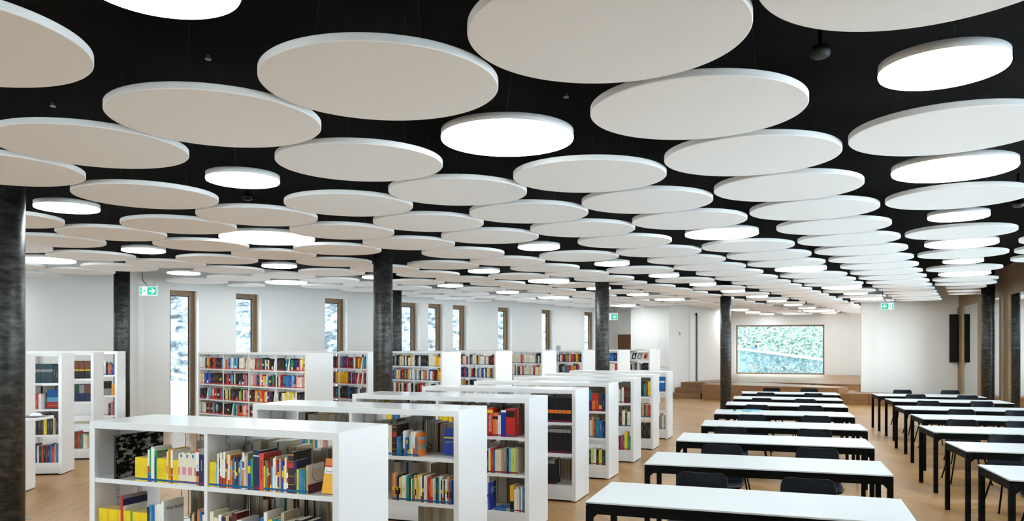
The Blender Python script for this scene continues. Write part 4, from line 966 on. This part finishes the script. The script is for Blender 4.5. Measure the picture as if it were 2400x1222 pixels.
pC = ['kkGwkkkkkccccaac', 'GcskWnoxcbwcrkmaa', 'kdrkrwkccwkdrnwcx', 'kbdrGckdbtxr']
pD = ['kGwccmncwcbcndmmr', 'crkdwbncblwkcakbn', 'kkdnrcwkxoBc', 'kwc']; pE = ['ccriwccwcGkwk', 'Gkcwrcwwccwrcwac', 'kcnw', 'c']; pF = ['kwrkgolyrrkanxk', 'fkGbbrxaonBrc', 'xk', 'b']; pG = ['kodxebbB', 'krxcnwr', 'k', 'r']
for key, pp in zip('BCDEFG', (pB, pC, pD, pE, pF, pG)):
    for tr in range(4 if key in 'BC' else 3):
        for by in range(4):
            if key not in 'BC' and by < 2: continue
            s = list(pp[min(tr, 3)]); rb.shuffle(s) if by != 3 else None
            t_ = ''.join('w' if c == 'W' else c for c in s if by == 3 or c != '/')
            row(key, by, tr, t_, h=(.185, .24), tape='red' if key in 'AB' else T)
row('H', 3, 1, 'cwkcGkw_kkkkk', h=(.17, .22)); row('H', 3, 2, 'kwcrb', h=(.18, .22))
# --- end bookcases
for i in range(3): add('L1', 1, 0, 1.495 + .079 * i, .077, .265, .17, 'D', 'encyclopaedia volume', bands=[(.15, .19, 'G')], tape=None, deco=False, label='thick dark teal encyclopaedia volume, %s of three on the end bookcase' % ordinal(i + 1))
add('L1', 1, 0, 1.735, .03, .24, .16, 'k', 'hardback'); add('L1', 1, 0, 1.768, .028, .25, .16, 'k', 'hardback')
add('L1', 1, 1, 1.497, .05, .21, .17, 'r', 'hardback', label='red hardback beside the tower-picture book on the second end bookcase'); add('L1', 1, 1, 1.55, .03, .21, .17, 'w', 'hardback')
add('L1', 1, 1, 1.60, .02, .26, .195, 'b', 'display copy', y=.14, rz=R(-84), rx=R(-10), cbands=[(0, .085, 'r'), (.085, .15, 's'), (.15, .26, 'b')], text=('Weltgeschichte', .0235, 'cover', (.85, .6, .1), .03), label='display book with sky picture and red title band on the second end bookcase')
row('L1', 1, 2, 'kdkddyBknk', h=(.2, .28), x0=1.46); row('L1', 1, 3, 'BrBwkrkmBbrnb', h=(.2, .27), x0=1.46)
row('L1', 1, 1, 'kkdk', h=(.27, .31), rowname='back', x0=1.2); row('L1', 1, 2, 'GkdGkk', h=(.27, .31), rowname='back', x0=1.2)
for i in range(3):
    add('L2', 1, 0, 1.55 + .084 * i, .08, .275, .2, 'k', 'volume', bands=[(.12, .145, 'a'), (.15, .27, 'x')], deco=False); add('L2', 1, 1, 1.55 + .084 * i, .08, .27, .2, 'B', 'volume', bands=[(.13, .26, 'fGx'[i])], deco=False)
row('L2', 1, 3, 'dxxxxrxtccne', h=(.2, .28), x0=1.5)
row('L3', 1, 0, 'iwrwmkkGorlb', h=(.17, .25), x0=1.56, tape=T); add('L3', 1, 1, 1.58, .02, .25, .165, 'k', 'album', rz=R(-65), cbands=[(0, .12, 'G'), (.12, .25, 'k')], label='black and grey album turned to face us on the fourth end bookcase'); row('L3', 1, 1, 'aao', h=(.18, .2), x0=1.75); row('L3', 1, 2, 'Bob', h=(.2, .26), x0=1.7)

# geometry of one book in its own frame (spine at y = 0)
def book_T(b):
    c = CASES[b['case']]
    W = Matrix.Translation((c['o'].x, c['o'].y, 0)) @ Matrix.Rotation(-c['a'], 4, 'Z')
    dx = b['w'] if b['row'] == 'back' else 0
    L = Matrix.Translation((b['x'] + dx, b['y'], b['z'])) @ Matrix.Rotation(b['rx'], 4, 'X') @ Matrix.Rotation(b['ry'], 4, 'Y') @ Matrix.Rotation(b['rz'], 4, 'Z')
    if b['lay']: L = Matrix.Translation((b['x'], b['y'], b['z'])) @ Matrix.Rotation(R(-16), 4, 'Z') @ Matrix.Translation((0, 0, b['w'])) @ Matrix.Rotation(R(90), 4, 'Y')
    lo = min((L @ Vector((i * b['w'], j * b['d'], k * b['h']))).z for i in (0, 1) for j in (0, 1) for k in (0, 1)) - b['z']
    if lo < 0: L = Matrix.Translation((0, 0, -lo)) @ L
    return W @ L
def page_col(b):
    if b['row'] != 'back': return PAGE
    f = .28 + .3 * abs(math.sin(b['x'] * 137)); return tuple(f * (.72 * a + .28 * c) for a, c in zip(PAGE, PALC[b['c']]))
def cover(b, mb, T_=None, pages=True, tape=True):
    w, h, d = b['w'], b['h'], b['d']; c = PALC[b['c']]; t = min(.0025, w * .12); hard = b['kind'] not in ('paperback', 'display copy')
    mb.box((0, 0, 0), (w, t, h), 0, c, T_); mb.box((0, t, 0), (t, d, h), 0, c, T_); mb.box((w - t, t, 0), (w, d, h), 0, c, T_)
    e = .0007
    for z0, z1, k in b['bands'] or []:
        mb.quad([T_ @ Vector(p) if T_ else p for p in ((.0004, -e, z0), (w - .0004, -e, z0), (w - .0004, -e, z1), (.0004, -e, z1))], 0, PALC[k])
    for z0, z1, k in b['cbands'] or []:
        mb.quad([T_ @ Vector(p) if T_ else p for p in ((w + e, .001, z0 + .0008), (w + e, d, z0 + .0008), (w + e, d, z1), (w + e, .001, z1))], 0, PALC[k])
    if b['deco'] and not b['bands'] and not b['text'] and w > .006:      # printed title block
        dark = sum(c) < .9; k = tuple(.55 * q + .45 * e_ for q, e_ in zip(c, lin('d8d2c0') if dark else lin('3a3634'))); zz = h * (.36 + .12 * math.sin(b['x'] * 91)); hh = h * .34
        mb.quad([T_ @ Vector(p) if T_ else p for p in ((w * .42, -e, zz), (w * .58, -e, zz), (w * .58, -e, zz + hh), (w * .42, -e, zz + hh))], 0, k)
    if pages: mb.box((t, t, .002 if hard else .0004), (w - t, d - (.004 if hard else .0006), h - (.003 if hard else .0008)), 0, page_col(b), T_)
    if tape and b['tape']: tape_geo(b, mb, T_)
def tape_geo(b, mb, T_=None):
    mb.box((.0001, -.0012, .008), (b['w'] - .0001, -.0001, .021), 0, TAPE[b['tape']], T_)

# which books can be seen, and how large: rays against the finished room and all the books
allb = MB()
for b in BOOKS:
    b['T'] = book_T(b); allb.box((0, 0, 0), (b['w'], b['d'], b['h']), 0, None, b['T'])
tmp = allb.build('books_test', M['print'])
bpy.context.view_layer.update()
dg = bpy.context.evaluated_depsgraph_get(); cp_ = Vector((0, 0, EYE))
def px_of(p): return CX + F * p.x / p.y, CY - F * (p.z - EYE) / p.y
for b in BOOKS:
    w, h, d = b['w'], b['h'], b['d']; T_ = b['T']; vis = 0.
    faces = (((0, 0, 0), (w, 0, 0), (0, 0, h)), ((0, d, 0), (w, 0, 0), (0, 0, h)), ((0, 0, 0), (0, d, 0), (0, 0, h)), ((w, 0, 0), (0, d, 0), (0, 0, h)), ((0, 0, h), (w, 0, 0), (0, d, 0)))
    for o_, e1_, e2_ in faces:
        o_, e1_, e2_ = map(Vector, (o_, e1_, e2_))
        P = [T_ @ (o_ + e1_ * i + e2_ * k) for i, k in ((0, 0), (1, 0), (1, 1), (0, 1))]
        cen = T_ @ (o_ + e1_ * .5 + e2_ * .5); nrm = (P[1] - P[0]).cross(P[3] - P[0]).normalized(); inn = T_ @ Vector((w / 2, d / 2, h / 2))
        if nrm.dot(cen - inn) < 0: nrm = -nrm
        if nrm.dot(cp_ - cen) <= 0: continue
        q = [px_of(p) for p in P]; area = abs(sum(q[i][0] * q[(i + 1) % 4][1] - q[(i + 1) % 4][0] * q[i][1] for i in range(4))) / 2
        got = n = 0
        for i in (.2, .5, .8):
            for k in (.1, .35, .6, .9):
                p = T_ @ (o_ + e1_ * i + e2_ * k); n += 1; fx, fy = px_of(p)
                if not (0 <= fx < 2400 and 0 <= fy < 1222): continue
                v_ = p - cp_; hit, loc, *_ = sc.ray_cast(dg, cp_, v_.normalized(), distance=v_.length - .003)
                got += not hit
        vis += area * got / n
    b['vis'] = vis
bpy.data.objects.remove(tmp)
BOOKS = [b for b in BOOKS if b['vis'] > 1.5]
TIER = ['top', 'second', 'third', 'fourth', 'lowest']; BAY = {2: ['left', 'right'], 4: ['first', 'second', 'third', 'fourth']}
cnt = {}
for b in sorted(BOOKS, key=lambda b: b['x']):
    k = (b['case'], b['bay'], b['tier'], b['row']); cnt[k] = cnt.get(k, 0) + 1; b['n'] = cnt[k]
BOOKS.sort(key=lambda b: -b['vis'])
NBOOK = 296
chosen = BOOKS[:NBOOK]; rest = BOOKS[NBOOK:]
print('books in view', len(BOOKS), 'smallest individual px', chosen[-1]['vis'])
art = mottled('album_photograph', [(.003, .003, .003), (.006, .006, .006), (.22, .21, .18), (.4, .39, .35)], 10, .8, 0, (1, 1.3, 3.0), detail=5, pos=(.42, .52, .55, .72), spec=.08)
TXM = {}
def as_mesh(cu):
    o = bpy.data.objects.new('t_', cu); COL.objects.link(o); bpy.context.view_layer.update()
    me = bpy.data.meshes.new_from_object(o.evaluated_get(bpy.context.evaluated_depsgraph_get())); bpy.data.objects.remove(o)
    return me
def text_obj(b, par):
    s, size, where, col, z = b['text']
    cu = bpy.data.curves.new('title_lettering', 'FONT'); cu.body = s; cu.size = size; cu.extrude = .0001; cu.space_line = .95
    if col not in TXM: TXM[col] = mat('print_ink_%d' % len(TXM), col, .5)
    cu.materials.append(TXM[col]); o = bpy.data.objects.new('title_lettering', as_mesh(cu)); COL.objects.link(o); o.parent = par
    if where == 'spine':
        lines = s.count('\n') + 1
        o.matrix_local = Matrix.Translation((b['w'] * (.5 if lines > 1 else .5) + size * .36 - (size * .45 if lines > 1 else 0), -.0014, z)) @ Matrix.Rotation(R(90), 4, 'X') @ Matrix.Rotation(R(90), 4, 'Z')
    else:
        o.matrix_local = Matrix.Translation((b['w'] + .0015, b['d'] * .1, z)) @ Matrix.Rotation(R(90), 4, 'Z') @ Matrix.Rotation(R(90), 4, 'X')
for b in chosen:
    near = b['T'].translation.y < 8.6 and b['vis'] > 120
    m = MB(); cover(b, m, None, pages=not near, tape=not near)
    if b.get('photo'):
        w, h, d = b['w'], b['h'], b['d']; m.quad([(w + .0007, .003, .002), (w + .0007, d, .002), (w + .0007, d, h - .002), (w + .0007, .003, h - .002)], 1)
    o = m.build('book', [M['print'], art] if b.get('photo') else M['print']); o.matrix_world = b['T']
    cn = PAL[b['c']][0]; c = CASES[b['case']]
    kind = b['kind'] if b['kind'] in ('binder', 'album', 'hardback', 'volume', 'paperback') else 'book'
    if b['row'] == 'back': kind = 'book in back row'
    lab = b['label'] or '%s %s, %s from left, %s shelf, %s bay, %s' % (cn, kind, ordinal(b['n']), 'lowest' if b['tier'] == len(c['tiers']) - 1 else TIER[b['tier']], BAY[len(c['xs'])][b['bay']], c['unit'])
    tag(o, lab, 'binder' if kind == 'binder' else 'book', 'books on the ' + c['unit'])
    if near:
        w, h, d = b['w'], b['h'], b['d']; t = min(.0025, w * .12); hard = b['kind'] not in ('paperback', 'display copy')
        p = MB(); p.box((t, t, .002 if hard else .0004), (w - t, d - (.004 if hard else .0006), h - (.003 if hard else .0008)), 0, page_col(b)); p.build('page_block', M['print'], o)
        if b['tape']: p = MB(); tape_geo(b, p); p.build('spine_label', M['print'], o)
    if b['text']: text_obj(b, o)
sm = MB()
for b in rest: cover(b, sm, b['T'])
so = sm.build('books', M['print']); so['kind'] = 'stuff'; so['label'] = 'smaller books filling the farther white bookcases'; so['category'] = 'books'

# index cards between the novels, wire bookends, things on and in the far bookcases
for n, (ck, by, tr, x) in enumerate(CARDS):
    c = CASES[ck]; L = ['A', 'B', 'F', 'L', 'D', 'G', 'M', 'C', 'T', 'U', 'V', ''][n] if n < 12 else ''
    T_ = Matrix.Translation((c['o'].x, c['o'].y, 0)) @ Matrix.Rotation(-c['a'], 4, 'Z') @ Matrix.Translation((x, .012, c['tiers'][tr] + .0015))
    t = empty('index_divider'); t.matrix_world = T_
    m = MB(); P = [(.001, 0), (.045, 0), (.078, .225), (.055, .225)]; k = 4
    m.v = [(a, 0, z) for a, z in P] + [(a, .14, z) for a, z in P]
    m.face((0, 1, 2, 3)); m.face((7, 6, 5, 4)); [m.face((i, 4 + i, 4 + (i + 1) % 4, (i + 1) % 4)) for i in range(4)]
    m.build('card_block', M['rimwhite'], t)
    if L:
        cu = bpy.data.curves.new('letter', 'FONT'); cu.body = L; cu.size = .045; cu.extrude = .0001; cu.materials.append(M['hole']); o = bpy.data.objects.new('letter', as_mesh(cu)); COL.objects.link(o); o.parent = t
        o.matrix_local = Matrix.Translation((.006, -.0012, .02)) @ Matrix.Rotation(R(90), 4, 'X')
    tag(t, 'white slanted index divider%s, %s shelf, %s bay, %s' % (' lettered ' + L if L else '', TIER[tr], BAY[4][by], c['unit']), 'index divider', 'white index dividers among the novels')
for n, (ck, by, tr, x, y) in enumerate([('S1', 0, 0, .62, .208), ('S1', 0, 0, .745, .208), ('S1', 1, 0, 1.752, .02), ('S1', 0, 1, .58, .212), ('S1', 0, 1, .64, .212), ('S1', 0, 1, .835, .03), ('S1', 0, 1, .80, .212), ('S1', 1, 1, 1.12, .212), ('S1', 1, 1, 1.30, .02), ('S1', 1, 1, 1.5, .212), ('S1', 1, 1, 1.66, .212), ('S2', 0, 0, .55, .208), ('S2', 1, 0, 1.66, .02), ('S2', 1, 0, 1.58, .208), ('S3', 1, 0, 1.83, .02), ('S3', 1, 2, 1.565, .02), ('S4', 1, 2, 1.75, .02)]):
    c = CASES[ck]; zt = (c['H'] - .047 if tr == 0 else c['tiers'][tr - 1] - .03); dz = zt - c['tiers'][tr]
    T_ = Matrix.Translation((c['o'].x, c['o'].y, 0)) @ Matrix.Rotation(-c['a'], 4, 'Z') @ Matrix.Translation((x, y, c['tiers'][tr]))
    m = MB(); lo = .07; sp = .15 if y < .1 else .1; dz -= .002; m.tube([(0, 0, dz), (0, 0, lo + .05)] + [(0, sp / 2 - sp / 2 * math.cos(a * .3927), lo + .05 - .05 * math.sin(a * .3927)) for a in range(1, 8)] + [(0, sp, lo + .05), (0, sp, dz)], .0024, 7)
    o = m.build('hanging_wire_bookend', M['wire'], smooth=True); o.matrix_world = T_
    k = sum(1 for q in range(n) if True)
    tag(o, 'thin steel wire bookend hanging on the %s shelf, %s bay, %s' % (TIER[tr] if tr < 2 else 'lowest', BAY[2][by], c['unit']), 'bookend', 'wire bookends on the %s shelf, %s bay, %s' % (TIER[tr] if tr < 2 else 'lowest', BAY[2][by], c['unit']))
# magazines on the slanted display shelf of the corridor-end bookcase
c = CASES['H']; xb = c['xs'][3]
B0 = Matrix.Translation((c['o'].x, c['o'].y, 0)) @ Matrix.Rotation(-c['a'], 4, 'Z')
m = MB(); m.box((xb[0] + .004, 0, 0), (xb[1] - .004, .006, .25)); o = m.build('display_board_shelf', M['lacquer']); o.matrix_world = B0 @ Matrix.Translation((0, .05, 1.34)) @ Matrix.Rotation(R(-22), 4, 'X'); tag(o, 'white slanted display board holding magazine covers at the corridor end', 'display board')
for i, (cc, lb) in enumerate((('k', 'magazine with dark cover'), ('G', 'magazine with grey portrait cover'), ('S', 'magazine with salmon coloured portrait cover'))):
    m = MB(); w_ = .17; m.box((0, -.012, 0), (w_, 0, .22), 0, PALC['w']); m.quad([(.01, -.0128, .01), (w_ - .01, -.0128, .01), (w_ - .01, -.0128, .21), (.01, -.0128, .21)], 0, PALC[cc]); m.quad([(.05, -.0134, .05), (.12, -.0134, .05), (.10, -.0134, .16), (.06, -.0134, .16)], 0, PALC['w' if cc != 'S' else 'k'])
    o = m.build('magazine', M['print']); o.matrix_world = B0 @ Matrix.Translation((xb[0] + .12 + .21 * i, .048, 1.345)) @ Matrix.Rotation(R(-22), 4, 'X'); tag(o, lb + ' on the slanted display board at the corridor end', 'magazine', 'magazines on the slanted display board')
# lying volumes and leftovers
def lying(ck, tr, x, y, w_, d_, h_, rz, col, label):
    c = CASES[ck]; m = MB(); m.box((0, 0, 0), (w_, d_, .003), 0, PALC[col]); m.box((0, 0, h_ - .003), (w_, d_, h_), 0, PALC[col]); m.box((0, d_ - .003, .003), (w_, d_, h_ - .003), 0, PALC[col]); m.box((.003, .003, .003), (w_ - .003, d_ - .003, h_ - .003), 0, PAGE)
    o = m.build('book', M['print']); o.matrix_world = Matrix.Translation((c['o'].x, c['o'].y, 0)) @ Matrix.Rotation(-c['a'], 4, 'Z') @ Matrix.Translation((x, y, c['tiers'][tr] + .0015)) @ Matrix.Rotation(rz, 4, 'Z'); tag(o, label, 'book')
lying('S5', 2, 1.66, .06, .19, .13, .035, .25, 'k', 'black book lying flat on the lowest shelf of the fifth bookcase') if False else None
lying('S8', 1, 1.74, .08, .14, .1, .03, .2, 'G', 'grey book lying flat on the middle shelf of the last low bookcase')
lying('L2', 2, 1.52, .05, .24, .2, .02, .1, 'e', 'beige book lying flat in the third end bookcase')
lying('L3', 2, 1.53, .06, .15, .14, .015, -.1, 'n', 'tan book lying flat in the fourth end bookcase')
c = CASES['E']; m = MB(); m.box((-.05, -.03, 0), (.05, .03, .13)); m.box((-.055, -.04, 0), (.055, .04, .012)); o = m.build('grey_box', M['greybox'], bevel=.004)  # plain grey box, its use not known
p = Vector(at_d(1309, 20.1)); o.location = (p.x, p.y, 1.65); o.rotation_euler = (0, 0, -.6); tag(o, 'small grey box standing on top of the fifth tall bookcase', 'grey box')
c = CASES['H']
for i, (xx, cc, lb) in enumerate(((2.60, 'e', 'beige'), (2.95, 'w', 'white'))):
    m = MB(); m.box((0, 0, 0), (.3, .2, .014), 0, PALC[cc]); o = m.build('brochure', M['print']); o.matrix_world = B0 @ Matrix.Translation((xx, .2, 1.65)); tag(o, '%s brochure lying on top of the tall bookcase at the corridor end' % lb, 'brochure')
